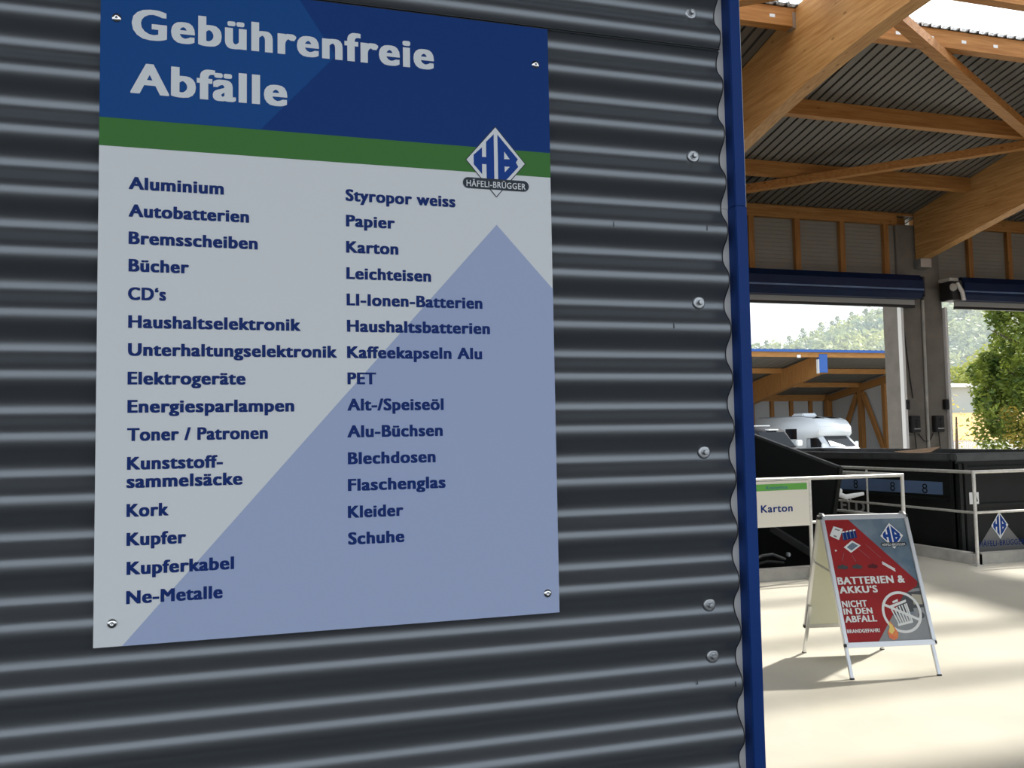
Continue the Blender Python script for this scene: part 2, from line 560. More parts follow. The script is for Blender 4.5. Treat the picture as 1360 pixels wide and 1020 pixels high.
for z0, z1 in ((0.0, 1.972), (1.9725, 4.6)):
    dz = 0.0006 if z0 == 0 else 0
    MB().box(0.60, 0.7205, 0.0245, 0.0275, z0, z1).build('backing_strip', M_backing, wall)
    MB().bbox(0.7205 - dz, 0.7395 + dz, 0.002 - dz, 0.030, z0, z1, 0.0012).build('corner_trim', M_bluetrim, wall)
    MB().bbox(0.7396, 0.7408, 0.004, 0.034, z0, z1, 0.0003).build('corner_lip', M_backing, wall)
MB().box(-2.2, 0.738, 0.031, 0.20, 0, 4.6).build('wall_core', M_conc, wall)
def screw(x, z):
    y = YC + 2 * AMP
    w_ = MB().lathe((x, y, z), (0, -1, 0), [(0.0, -0.001), (0.0095, -0.001), (0.0100, 0.0005), (0.0098, 0.0022), (0.0080, 0.0030), (0.0045, 0.0026), (0, 0.0026)], 20).build('washer', M_steel, wall)
    MB().lathe((x, y, z), (0, -1, 0), [(0.0107, -0.002), (0.0110, 0.0), (0.0100, 0.0008)], 20).build('gasket', M_rubber, w_)
    MB().lathe((x, y - 0.0026, z), (0, -1, 0), [(0.0056, 0), (0.0056, 0.0008), (0.0040, 0.0010), (0.0040, 0.0056), (0.0034, 0.0064), (0.0, 0.0066)], 6, smooth=False).build('screw_head', M_steel, w_)
for x, z in ((0.664, 2.28), (0.661, 2.048), (0.663, 1.82), (0.664, 1.593), (0.665, 1.368), (0.668, 1.29)):
    zt = CREST0 + (round((z - CREST0) / PITCH - 0.5) + 0.5) * PITCH
    screw(x, zt + 0.003)
for x, z in ((0.5178, 1.9329), (0.6713, 1.9354), (0.6109, 1.7845), (0.6318, 1.2622), (0.6948, 1.253)):   # small scratches on the crests
    MB().add([(x - 0.0009, YC - 0.0004, z - 0.004), (x + 0.0009, YC - 0.0004, z - 0.003), (x + 0.0004, YC - 0.0004, z + 0.005), (x - 0.0005, YC - 0.0004, z + 0.004)], [(0, 1, 2, 3)]).build('scratch', M_seam, wall, fix=False)
# the small building behind the cladding
tag(MB().box(-9, 0.70, 0.21, 6.5, 0, 4.6).build('wall_side', M_conc), kind='structure')
tag(MB().box(-9, -2.2, 0.0, 0.20, 0, 4.6).build('wall_left', M_sheet), kind='structure')

# ---- roof
RIDGE_Y, SL = 7.2, 0.20
def zr(y):
    z = 6.69 + SL * (15.55 - y)
    return z if y >= RIDGE_Y else 6.69 + SL * (15.55 - RIDGE_Y) - SL * (RIDGE_Y - y)
ceiling = tag(empty('ceiling', (0, 0, 0)), kind='structure')
RP = 0.183
def roof_sheet(x0, x1, y0, y1, name='roof_sheet', m=None):
    vs, fs, mi = [], [], []
    ph = 9.206
    prof = []
    k = int(math.ceil((x0 - ph) / RP))
    while ph + k * RP < x1 - 0.05:
        c = ph + k * RP
        prof += [(c - 0.024, 0), (c - 0.014, 0.045), (c + 0.014, 0.045), (c + 0.024, 0)]
        k += 1
    prof = [(x0, 0)] + prof + [(x1, 0)]
    for x, h in prof:
        for y in (y0, y1):
            vs.append((x, y, zr(y) + h + 0.002))
    for i in range(len(prof) - 1):
        fs.append((2 * i, 2 * i + 1, 2 * i + 3, 2 * i + 2))
        mi.append(1 if (prof[i][1] + prof[i + 1][1]) > 0 else 0)
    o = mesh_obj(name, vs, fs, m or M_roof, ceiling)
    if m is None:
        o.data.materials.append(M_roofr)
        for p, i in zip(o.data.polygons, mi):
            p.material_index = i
    return o
BAYS = [(-7.0, 0.55), (0.80, 7.72), (7.96, 14.83), (15.07, 21.9)]
roof_sheet(-14, 26, 9.60, 17.2)
roof_sheet(-14, 26, -5.4, 4.6)
roof_sheet(-14, 26, 7.2, 9.66, 'skylight_sheet', M_glaze)
roof_sheet(-14, 26, 4.5, 7.2, 'skylight_sheet', M_glaze)
purY = [15.78, 13.80, 11.755, 9.68, 8.62, 7.2, 5.9, 4.55, 2.3, 0.3, -1.7, -3.7, -5.3]
for y in purY:
    for x0, x1 in BAYS:
        zt = zr(y) - 0.002
        b = MB()
        yy0, yy1 = y - 0.0, y + 0.14
        b.add([(x, yy, zz) for x in (x0, x1) for yy, zz in ((yy0, zr(yy0) - 0.28), (yy1, zr(yy0) - 0.29), (yy1, zr(yy1) - 0.002), (yy0, zr(yy0) - 0.002))],
              [(3, 2, 1, 0), (4, 5, 6, 7), (0, 1, 5, 4), (1, 2, 6, 5), (2, 3, 7, 6), (3, 0, 4, 7)])
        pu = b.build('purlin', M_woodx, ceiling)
        if y == 9.68:                         # nail plates on the lit face of the skylight purlin
            xx = x0 + 0.33
            while xx < x1 - 0.1:
                MB().bbox(xx - 0.045, xx + 0.045, y - 0.003, y + 0.001, zr(y) - 0.18, zr(y) - 0.13, 0.001).build('nail_plate', M_steel, pu)
                xx += 0.62
            for xe in (x0 - 0.0, x1 - 0.05):
                MB().bbox(xe, xe + 0.05, y - 0.006, y + 0.146, zr(y) - 0.30, zr(y) - 0.06, 0.001).build('joist_hanger', M_steel, pu)
def brace(a, b):
    o = MB().beam(a, b, 0.18, 0.15).build('brace', M_woodx, ceiling)
    return o
def zb(y): return zr(y) - 0.345
brace((7.96, 8.62, zb(8.62)), (14.83, 11.90, zb(11.90)))
brace((14.83, 11.62, zb(11.62)), (7.96, 15.20, zb(15.20)))
brace((7.72, 8.62, zb(8.62)), (0.80, 11.90, zb(11.90)))

def glulam(x0, label):
    top = [(16.2, zr(16.2) - 0.01), (RIDGE_Y, zr(RIDGE_Y) - 0.01), (-5.3, zr(-5.3) - 0.01)]
    def zbm(y):
        yy = abs(y - RIDGE_Y)
        if yy > 3.2:
            return 6.535 - 0.19 * (yy - 3.2)
        return 6.85 - 0.315 * (yy / 3.2) ** 1.7 if yy <= 3.2 else 0
    bot = []
    y = -5.3
    while y < 15.49:
        bot.append((y, zbm(y)))
        y += 0.35
    bot.append((15.49, zbm(15.49)))
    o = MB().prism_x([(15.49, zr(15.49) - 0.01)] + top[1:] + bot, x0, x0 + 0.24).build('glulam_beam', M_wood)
    return tag(o, label, 'beam')
glulam(0.56, 'laminated timber roof beam above the small building, left of the two seen from below')
glulam(7.72, 'large honey coloured glued timber beam crossing the upper edge of the hall roof, arched underneath')
glulam(14.83, 'darker glued timber beam ending on the concrete pillar between the two roller doors')
glulam(21.95, 'glued timber roof beam at the far right end of the second door bay')

# ---- back wall with studs and cladding
WY = 15.5
wb = tag(empty('wall_back', (0, 0, 0)), kind='structure')
def ribbed_panel(x0, x1, z0, z1, y, parent):
    b = MB()
    n = int((z1 - z0) / 0.085)
    for i in range(n):
        a, c = z0 + (z1 - z0) * i / n, z0 + (z1 - z0) * (i + 1) / n
        b.box(x0, x1, y, y + 0.03, a + 0.008, c)
        b.box(x0, x1, y + 0.012, y + 0.03, a, a + 0.008)
    return b.build('ribbed_panel', M_panel, parent)
def stud_bay(studs, xl, xr):
    MB().box(xl, xr, WY, WY + 0.14, 6.40, 6.665).build('top_plate', M_woodx, wb)
    MB().box(xl, xr, WY, WY + 0.14, 4.95, 5.05).build('sole_plate', M_woodx, wb)
    xs = [xl] + [s for s in studs] + [xr]
    for s in studs:
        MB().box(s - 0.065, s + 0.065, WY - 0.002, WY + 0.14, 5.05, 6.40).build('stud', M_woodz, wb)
    for a, c in zip(xs[:-1], xs[1:]):
        ribbed_panel(a, c, 5.05, 6.66, WY + 0.10, wb)
stud_bay([8.2, 9.37, 10.54, 11.70, 12.87, 14.05], 7.2, 14.36)
stud_bay([16.43, 17.60, 18.77, 19.94, 21.1], 15.55, 21.3)
tag(MB().box(-14, 7.2, WY, WY + 0.2, -1.3, 6.6).build('wall_back_left', M_conc), kind='structure')
MB().box(7.2, 26, WY + 0.05, WY + 0.14, 6.64, 6.72).build('eaves_board', M_woodx, wb)

def pillar(x0, x1, parent):
    MB().bbox(x0, x1, WY, WY + 0.58, -1.3, 4.95, 0.015).build('concrete_pillar', M_conc, parent)
    MB().bbox(x0, x1, WY + 0.04, WY + 0.5, 4.95, 6.42, 0.01).build('concrete_column', M_conc, parent)
pillar(14.34, 15.53, wb)
pillar(21.3, 22.5, wb)
pillar(7.2, 8.4, wb)
# steel shoe under beam
MB().bbox(14.80, 15.10, 15.30, 15.52, 5.40, 5.60, 0.004).build('beam_shoe', M_steel, wb)
MB().tube([(14.93, WY - 0.03, 1.0), (14.95, WY - 0.03, 4.75)], 0.035, 10).build('conduit', M_conc_l, wb)

tag(MB().box(26, 26.2, -2, 15.7, -0.3, 8.4).build('wall_right_blocker', M_conc), kind='structure')  # unseen end wall, added to shut out sky light and darken the hall
# ---- roller doors
def roller_door(i, x0, x1, bx0, bx1):
    d = tag(empty('door_%d' % i, (0, 0, 0)), kind='structure')
    prof = [(15.00, 4.74), (15.00, 5.02), (15.10, 5.16), (15.48, 5.16), (15.48, 4.63), (15.08, 4.63)]
    bx = MB().prism_x(prof, bx0, bx1).build('shutter_box', M_navybox, d)
    MB().bbox(bx0, bx1, 14.985, 15.01, 4.80, 4.835, 0.005).build('box_highlight', M_stripe, bx)  # lighter blue bar, paints the highlight line along the box
    MB().bbox(bx0, bx1, 15.30, 15.36, 4.515, 4.64, 0.006).build('bottom_slat', M_lintel, d)
    MB().bbox(bx0, bx1, 15.29, 15.37, 4.455, 4.515, 0.004).build('rubber_seal', M_black, d)
    for x in (x0, x1):
        MB().bbox(x - 0.035, x + 0.035, 15.42, 15.55, -1.3, 4.50, 0.006).build('guide_rail', M_hall_white, d)
    return d
d1 = roller_door(1, 8.43, 14.33, 8.1, 14.58)
d2 = roller_door(2, 15.56, 21.28, 15.72, 21.3)
# drive ends of the shutters
MB().bbox(14.58, 14.64, 15.02, 15.46, 4.66, 5.12, 0.01).build('end_plate', M_black, d1)
MB().lathe((14.64, 15.2, 4.92), (1, 0, 0), [(0, 0.1), (0.03, 0.1), (0.03, 0)], 12).build('axle', M_steel, d1)
MB().tube([(14.68, 15.2, 4.95), (14.70, 15.2, 4.70)], 0.055, 12).build('gear_housing', M_conc_l, d1)
MB().tube([(14.70, 15.2, 4.70), (14.71, 15.2, 4.62)], 0.035, 12).build('crank_eye', M_black, d1)
MB().bbox(15.38, 15.72, 15.05, 15.42, 4.62, 5.08, 0.02).build('drive_motor', M_black, d2)
MB().bbox(15.30, 15.56, 15.0, 15.35, 5.05, 5.12, 0.01).build('motor_bracket', M_conc_l, d2)
MB().tube([(15.50, 15.0, 5.0), (15.62, 14.98, 4.80), (15.66, 14.98, 4.60)], 0.05, 10).build('motor_gear', M_galv, d2)
MB().lathe((15.40, 15.02, 4.9), (0, -1, 0), [(0, 0.05), (0.08, 0.05), (0.09, 0)], 14).build('motor_cap', M_conc_l, d2)

# ---- switch boxes and cables on the pillar
def switch_box(x, z, lab):
    b = empty('switch_box', (x, WY, z))
    MB().bbox(-0.13, 0.13, -0.12, 0.0, -0.21, 0.17, 0.015).build('housing', M_black, b)
    for k, zz in enumerate((0.08, 0.0, -0.08)):
        MB().lathe((0.02, -0.12, zz), (0, -1, 0), [(0.03, 0), (0.028, 0.02), (0, 0.022)], 12).build('push_button', M_rubber, b)
    MB().bbox(-0.06, 0.11, -0.125, -0.11, -0.14, -0.11, 0.002).build('name_plate', M_lett, b)
    MB().tube([(0.0, -0.06, -0.21), (0.03, -0.05, -0.5), (0.06, -0.04, -0.9), (0.02, -0.04, -1.4)], 0.012, 6).build('cable', M_black, b)
    tag(b, lab, 'switch box')
    return b
switch_box(14.54, 1.83, 'black push button switch box on the pillar, left of the pale conduit')
switch_box(15.20, 1.83, 'black push button switch box on the pillar, right of the pale conduit')
for x, z, lab in ((14.37, 2.27, 'small black light barrier on the left edge of the concrete pillar'), (15.45, 2.27, 'small black light barrier on the right edge of the concrete pillar')):
    e = empty('light_barrier', (x, WY, z))
    MB().bbox(-0.05, 0.05, -0.10, 0, -0.13, 0.10, 0.01).build('housing', M_black, e)
    MB().lathe((0, -0.10, 0.03), (0, -1, 0), [(0.02, 0), (0.018, 0.006), (0, 0.007)], 10).build('lens', M_glassd, e)
    tag(e, lab, 'sensor')
cb = MB().tube([(14.38, WY - 0.03, 4.4), (14.42, WY - 0.03, 3.7), (14.50, WY - 0.03, 2.9), (14.56, WY - 0.03, 2.4)], 0.012, 6).build('hanging_cable', M_black)
tag(cb, 'thin black cable hanging down the left side of the concrete pillar', 'cable')
cb = MB().tube([(14.66, WY - 0.03, 1.60), (14.80, WY - 0.05, 1.42), (14.95, WY - 0.05, 1.42), (15.08, WY - 0.03, 1.60)], 0.012, 6).build('cable_loop', M_black)
tag(cb, 'sagging black cable loop between the two switch boxes', 'cable')

# ================================================================== THE BIG SIGN
sign = empty('information_sign', (0, 0, 0))
tag(sign, 'large blue, green and white sign listing free waste types on the corrugated wall', 'sign')
SF = Frame((0, 0, 0), (1, 0, 0), (0, 0, 1))
X0, X1, Z0, Z1 = -0.1745, 0.4196, 1.3788, 2.2135
MB().bbox(X0, X1, 0.0, 0.003, Z0, Z1, 0.0004).build('panel', M_white, sign)
poly(SF, [(X0, 2.0305), (X1, 2.0305), (X1, Z1), (X0, Z1)], M_blue1, sign, 'header_print', 0.0003)
poly(SF, [(X0, 2.0305), (0.0187, 2.0305), (0.116, 2.1400), (0.068, Z1), (X0, Z1)], M_blue2, sign, 'header_print_light', 0.0005)
poly(SF, [(X0, 1.9945), (X1, 1.9945), (X1, 2.0305), (X0, 2.0305)], M_green, sign, 'green_band', 0.0003)
poly(SF, [(-0.1424, Z0), (X1, Z0), (X1, 1.8330), (0.3378, 1.9216)], M_lilac, sign, 'lilac_triangle', 0.0003)
logo(SF, 0.3381, 2.0115, 0.0442, 0.0512, sign)
for t, a, z, b_, in [("Gebührenfreie", -0.1382, 2.1351, 0.2508), ("Abfälle", -0.1392, 2.0642, 0.0527)]:
    lettering(SF, t, a, z, b_, 0.0392, M_pwhite, sign, 0.038, 0.018)
LINES = [("Aluminium", -0.1399, 1.9410, -0.0268), ("Autobatterien", -0.1397, 1.9061, 0.0044), ("Bremsscheiben", -0.1394, 1.8716, 0.0152), ("Bücher", -0.1391, 1.8370, -0.0684), ("CD‘s", -0.1395, 1.8014, -0.0954), ("Haushaltselektronik", -0.1389, 1.7664, 0.0691), ("Unterhaltungselektronik", -0.1389, 1.7317, 0.1158), ("Elektrogeräte", -0.1390, 1.6961, 0.0004), ("Energiesparlampen", -0.1388, 1.6612, 0.0608), ("Toner / Patronen", -0.1389, 1.6265, 0.0278), ("Kunststoff-", -0.1387, 1.5912, -0.0269), ("sammelsäcke", -0.1391, 1.5690, -0.0032), ("Kork", -0.1388, 1.5338, -0.0908), ("Kupfer", -0.1385, 1.4988, -0.0701), ("Kupferkabel", -0.1381, 1.4637, -0.0131), ("Ne-Metalle", -0.1382, 1.4286, -0.0267),
         ("Styropor weiss", 0.1282, 1.9428, 0.2787), ("Papier", 0.1285, 1.9081, 0.1942), ("Karton", 0.1285, 1.8727, 0.1985), ("Leichteisen", 0.1286, 1.8372, 0.2432), ("LI-Ionen-Batterien", 0.1288, 1.8018, 0.3153), ("Haushaltsbatterien", 0.1290, 1.7666, 0.3256), ("Kaffeekapseln Alu", 0.1290, 1.7315, 0.3137), ("PET", 0.1293, 1.6966, 0.1671), ("Alt-/Speiseöl", 0.1289, 1.6618, 0.2585), ("Alu-Büchsen", 0.1287, 1.6266, 0.2568), ("Blechdosen", 0.1292, 1.5913, 0.2465), ("Flaschenglas", 0.1290, 1.5564, 0.2598), ("Kleider", 0.1288, 1.5213, 0.2019), ("Schuhe", 0.1289, 1.4867, 0.2029)]
for t, a, z, b_ in LINES:
    lettering(SF, t, a, z, b_, 0.0158, M_navy, sign, 0.046, 0.020)
for x, z in ((-0.1558, 2.1591), (0.3999, 2.1588), (-0.1536, 1.4067), (0.4024, 1.4060)):
    MB().lathe((x, 0, z), (0, -1, 0), [(0.0062, 0), (0.0061, 0.0009), (0.0050, 0.0024), (0.0026, 0.0034), (0.0010, 0.0034), (0.0008, 0.0022), (0.0, 0.0020)], 18).build('rivet', M_rivet, sign)

# ================================================================== RAILINGS
def railing(label, corner, xfar, yfar, xdir, posts_front, posts_side, kw='pale galvanised'):
    """corner (x, y); front run along X to xfar, side run along Y to yfar"""
    cx, cy = corner
    r = empty('railing', (cx, cy, 0))
    top, mid = 1.127, 0.635
    s = 1 if xfar > cx else -1
    q = 0.05
    MB().tube([(xfar - cx, 0, top), (0, 0, top)], 0.0215, 12).build('top_rail', M_galv, r)
    MB().tube([(xfar - cx, 0, mid), (0, 0, mid)], 0.0165, 10).build('middle_rail', M_galv, r)
    MB().tube([(0, 0, top), (0, yfar - cy, top)], 0.0215, 12).build('top_rail', M_galv, r)
    MB().tube([(0, 0, mid), (0, yfar - cy, mid)], 0.0165, 10).build('middle_rail', M_galv, r)
    for px in posts_front:
        p = MB().tube([(px - cx, 0, 0.0), (px - cx, 0, top)], 0.0215, 12).build('post', M_galv, r)
        MB().bbox(px - cx - 0.06, px - cx + 0.06, -0.05, 0.06, 0.0, 0.012, 0.002).build('foot_plate', M_galv, p)
    for py in posts_side:
        p = MB().tube([(0, py - cy, 0.0), (0, py - cy, top + 0.02)], 0.0165, 10).build('post', M_galv, r)
        MB().bbox(-0.06, 0.06, py - cy - 0.06, py - cy + 0.06, 0.0, 0.012, 0.002).build('foot_plate', M_galv, p)
    MB().lathe((0, 0, top), (0, 0, 1), [(0.0225, -0.02), (0.0225, 0.012), (0.017, 0.021), (0, 0.0225)], 12).build('corner_cap', M_galv, r)
    tag(r, label, 'railing')
    return r
railing('galvanised tube railing in front of the cardboard press, carrying the small Karton sign', (7.34, 7.45), 2.7, 15.2, -1, [2.75, 4.4, 6.08, 7.34], [9.35, 11.3, 13.2])
railing('galvanised tube railing around the large open black container on the right', (8.48, 7.56), 11.3, 15.2, 1, [8.48, 10.2, 11.3], [9.5, 11.5, 13.4])
# small board on the first railing
kb = empty('karton_sign', (5.67, 7.41, 0))
MB().bbox(-0.38, 0.375, 0.0, 0.012, 0.607, 1.108, 0.003).build('panel', M_board, kb)
KF2 = Frame((0, 0, 0), (1, 0, 0), (0, 0, 1))
poly(KF2, [(-0.372, 1.004), (0.352, 1.009), (0.350, 1.082), (-0.372, 1.078)], M_bgreen, kb, 'green_band', 0.001)
lettering(KF2, 'Kostenlos', -0.172, 1.022, 0.098, 0.036, M_bteal, kb, 0.02, 0.012, 0.002)
lettering(KF2, 'Karton', -0.247, 0.770, 0.155, 0.080, M_navy, kb, 0.024, 0.014, 0.002)
for x in (-0.34, 0.34):
    MB().tube([(x, 0.012, 1.06), (x, 0.05, 1.10)], 0.006, 6).build('clip', M_galv, kb)
tag(kb, 'small cream board reading Karton with a green strip, hung on the railing', 'sign')

# ================================================================== A-FRAME SIGN
AF = empty('pavement_sign', (4.209, 4.19, 0), radians(-11.3))
tag(AF, 'folding aluminium pavement sign with a red battery warning poster on the pale floor', 'sign')
HZ, DF, DT = 1.045, 0.40, 0.02
L_ = hypot(HZ, DF - DT)
FRN = Frame((0, -DF, 0), (1, 0, 0), (0, (DF - DT), HZ))
BKN = Frame((0, DF, 0), (-1, 0, 0), (0, -(DF - DT), HZ))
def fbox(fr, x0, x1, y0, y1, d0, d1, name, m, parent, bev=0.003):
    bm = bmesh.new()
    bmesh.ops.create_cube(bm, size=1)
    for v in bm.verts:
        v.co = Vector(((x0 + x1) / 2 + v.co.x * (x1 - x0), (y0 + y1) / 2 + v.co.y * (y1 - y0), (d0 + d1) / 2 + v.co.z * (d1 - d0)))
    if bev:
        bmesh.ops.bevel(bm, geom=bm.edges[:], offset=bev, segments=2, affect='EDGES')
    for v in bm.verts:
        v.co = fr.p(*v.co)
    bm.verts.index_update()
    o = MB().add([v.co.copy() for v in bm.verts], [[v.index for v in f.verts] for f in bm.faces]).build(name, m, parent)
    bm.free()
    return o
for fr, front in ((FRN, True), (BKN, False)):
    pan = fbox(fr, -0.305, 0.305, 0.228, 1.09, -0.012, -0.004, 'backboard', M_pback, AF, 0.001)
    fbox(fr, -0.322, 0.322, 1.078, 1.110, -0.014, 0.008, 'top_rail', M_aluf, AF)
    fbox(fr, -0.322, 0.322, 0.206, 0.240, -0.014, 0.008, 'bottom_rail', M_aluf, AF)
    for sx in (-1, 1):
        x0, x1 = sorted((sx * 0.294, sx * 0.322))
        fbox(fr, x0, x1, 0.225, 1.095, -0.014, 0.008, 'side_rail', M_aluf, AF)
        lg = fbox(fr, *sorted((sx * 0.292, sx * 0.315)), 0.012, 0.40, -0.034, -0.015, 'leg', M_aluf, AF, 0.002)
        fbox(fr, *sorted((sx * 0.290, sx * 0.317)), 0.0, 0.018, -0.036, -0.013, 'foot_cap', M_black, lg, 0.002)
        for yy in (0.222, 1.094):
            fbox(fr, *sorted((sx * 0.306, sx * 0.324)), yy - 0.014, yy + 0.014, -0.015, 0.0095, 'corner_piece', M_black, AF, 0.004)
for sx in (-0.30, 0.30):
    MB().tube([(sx, -DT - 0.015, HZ - 0.01), (sx, -0.02, HZ + 0.006), (sx, 0.02, HZ + 0.006), (sx, DT + 0.015, HZ - 0.01)], 0.010, 8).build('hinge', M_steel, AF)
    MB().beam((sx, -0.155, 0.66), (sx, 0.155, 0.70), 0.006, 0.012).build('folding_stay', M_steel, AF)
# poster
PX0, PX1, PY0, PY1 = -0.296, 0.296, 0.238, 1.080
post = poly(FRN, [(PX0, PY0), (PX1, PY0), (PX1, PY1), (PX0, PY1)], M_psky, AF, 'poster', -0.002)
pl = [([(-0.0772, PY0), (PX1, PY0), (PX1, 0.42), (0.03, 0.40)], M_pgnd, 0),
      ([(0.0, 0.40), (PX1, 0.44), (PX1, 0.617), (0.287, 0.6306), (0.12, 0.60)], M_pdark, 0.0001),
      ([(0.215, 0.405), (PX1, 0.410), (PX1, 0.455), (0.215, 0.450)], M_pgnd, 0.0002),
      ([(0.225, 0.475), (0.290, 0.475), (0.290, 0.540), (0.225, 0.545)], M_pbeige, 0.0002),
      ([(0.20, 0.560), (PX1, 0.565), (PX1, 0.585), (0.20, 0.578)], M_pgnd, 0.0002),
      (circle(0.262, 0.402, 0.022, 14), M_pdark, 0.0003),
      ([(PX0, PY1), (-0.1204, PY1), (0.2880, 0.6306), (0.2779, 0.5999), (0.166, 0.542), (-0.0804, PY0), (PX0, PY0)], M_pred, 0.0004)]
polys(FRN, pl, 'poster_picture', post, -0.0018)
logo(FRN, 0.1755, 0.954, 0.0875, 0.0965, post)
for t, a, y, b_, cap in [("BATTERIEN &", -0.2842, 0.6256, 0.1975, 0.0503), ("AKKU‘S", -0.2833, 0.5654, -0.0116, 0.0475), ("NICHT", -0.2841, 0.4725, -0.1069, 0.0432), ("IN DEN", -0.2835, 0.4246, -0.0793, 0.0404), ("ABFALL", -0.284, 0.3721, -0.0598, 0.0426), ("BRANDGEFAHR!", -0.2856, 0.302, -0.0552, 0.0242)]:
    lettering(FRN, t, a, y, b_, cap, M_pwhite, post, 0.044, 0.020, 0.0002)
b = MB()
ring_faces(FRN, b, 0.1265, 0.4275, 0.122, 0.140, M_pwhite, 0.0006)
dx, dy = 0.2416 - 0.0105, 0.3714 - 0.482
ln = hypot(dx, dy)
nx, ny = -dy / ln * 0.009, dx / ln * 0.009
b.add([FRN.p(x, y, 0.0007) for x, y in ((0.0105 - nx, 0.482 - ny), (0.2416 - nx, 0.3714 - ny), (0.2416 + nx, 0.3714 + ny), (0.0105 + nx, 0.482 + ny))], [(0, 1, 2, 3)], M_pwhite)
b.build('prohibition_ring', M_pwhite, post, fix=False)
b = MB()
def quad(pts, e, m=M_pwhite):
    b.add([FRN.p(x, y, e) for x, y in pts], [list(range(len(pts)))], m)
quad([(0.0398, 0.4700), (0.1732, 0.5100), (0.1732, 0.4938), (0.0447, 0.4530)], 0.0005)
quad([(0.0760, 0.4870), (0.1165, 0.4990), (0.1165, 0.5150), (0.0760, 0.5020)], 0.0004)
for k in range(6):
    t0, t1 = k / 6 + 0.02, k / 6 + 0.09
    A_, B_ = (0.0500, 0.4500), (0.1700, 0.4840)
    C_, D_ = (0.0850, 0.3420), (0.1860, 0.3620)
    def lp(p, q, t): return (p[0] + (q[0] - p[0]) * t, p[1] + (q[1] - p[1]) * t)
    quad([lp(C_, D_, t0), lp(C_, D_, t1 + .01), lp(A_, B_, t1 + .01), lp(A_, B_, t0)], 0.0004)
quad([(0.080, 0.335), (0.190, 0.355), (0.188, 0.370), (0.080, 0.350)], 0.0005)
quad([(0.1640, 0.482), (0.1760, 0.486), (0.192, 0.362), (0.182, 0.360)], 0.00045)
b.build('bin_pictogram', M_pwhite, post, fix=False)
b = MB()
quad([(0.0, 0.262), (0.028, 0.245), (0.058, 0.256), (0.070, 0.290), (0.052, 0.330), (0.028, 0.372), (0.022, 0.335), (-0.004, 0.300)], 0.0008, M_porange)
quad([(0.006, 0.300), (0.025, 0.285), (0.050, 0.310), (0.040, 0.345), (0.016, 0.368), (0.018, 0.335)], 0.0009, M_pyellow)
b.build('flame_picture', M_porange, post, fix=False)
def pic(name, shapes):
    return polys(FRN, [(pts, m, e) for pts, m, e in shapes], name, post, 0.0)
pic('charger_picture', [([(-0.2362, 1.0335), (-0.1716, 1.0119), (-0.2159, 0.9341), (-0.2768, 0.966)], M_pwhite, 0.0004),
    ([(-0.228, 1.018), (-0.195, 1.006), (-0.199, 0.997), (-0.232, 1.009)], M_pgnd, 0.0005),
    ([(-0.245, 0.972), (-0.225, 0.962), (-0.230, 0.952), (-0.250, 0.962)], M_pgnd, 0.0005)])
sh_ = [([(-0.187, 0.985), (-0.0832, 1.0002), (-0.0809, 0.9473), (-0.1857, 0.9306)], M_navy, 0.0004)]
for k in range(4):
    x = -0.182 + k * 0.027
    sh_.append(([(x, 0.983 + k * 0.004), (x + 0.018, 0.986 + k * 0.004), (x + 0.018, 0.996 + k * 0.004), (x, 0.993 + k * 0.004)], M_pwhite, 0.0005))
    sh_.append(([(x, 0.935 + k * 0.004), (x + 0.005, 0.936 + k * 0.004), (x + 0.005, 0.983 + k * 0.004), (x, 0.983 + k * 0.004)], M_psky, 0.0005))
pic('battery_row_picture', sh_)
pic('flat_cell_picture', [([(-0.1227, 0.9288), (-0.0658, 0.8918), (-0.1463, 0.8421), (-0.1916, 0.8824)], M_pwhite, 0.0004),
    ([(-0.1225, 0.915), (-0.085, 0.891), (-0.140, 0.858), (-0.170, 0.882)], M_psky, 0.0005)])
pic('button_cell_picture', [([(x - 0.2536, y + 0.8609) for x, y in circle(0, 0, 0.007, 10)], M_pwhite, 0.0004)])
M_pred2 = mat('poster_maroon', (0.10, 0.015, 0.02), 0.4, spec=0.2)
for sx, w_, m_ in ((-0.2276, 0.043, M_pdark), (-0.1235, 0.040, M_pdark), (-0.0107, 0.040, M_pred2)):
    pic('burnt_cell_picture', [(circle(sx, 0.746, w_ * 0.9, 14, 0.012), m_, 0.0004),
        ([(sx - w_, 0.735), (sx - w_ * 0.3, 0.748), (sx, 0.766), (sx + w_ * 0.4, 0.752), (sx + w_, 0.740), (sx + w_ * 0.5, 0.728)], m_, 0.0005)])
for e in (0, 0.012):
    pic('stick_picture', [([(0.060, 0.770 - e), (0.066, 0.776 - e), (0.148, 0.722 - e), (0.144, 0.714 - e)], M_pwhite, 0.0004)])
for x0, y0, x1, y1 in ((-0.20, 0.84, -0.222, 0.79), (-0.145, 0.825, -0.125, 0.78), (-0.09, 0.87, -0.02, 0.80), (-0.03, 0.90, 0.06, 0.80)):
    pic('arrow_line', [([(x0, y0), (x0 + 0.002, y0), (x1 + 0.002, y1), (x1, y1)], M_pgnd, 0.0004)])

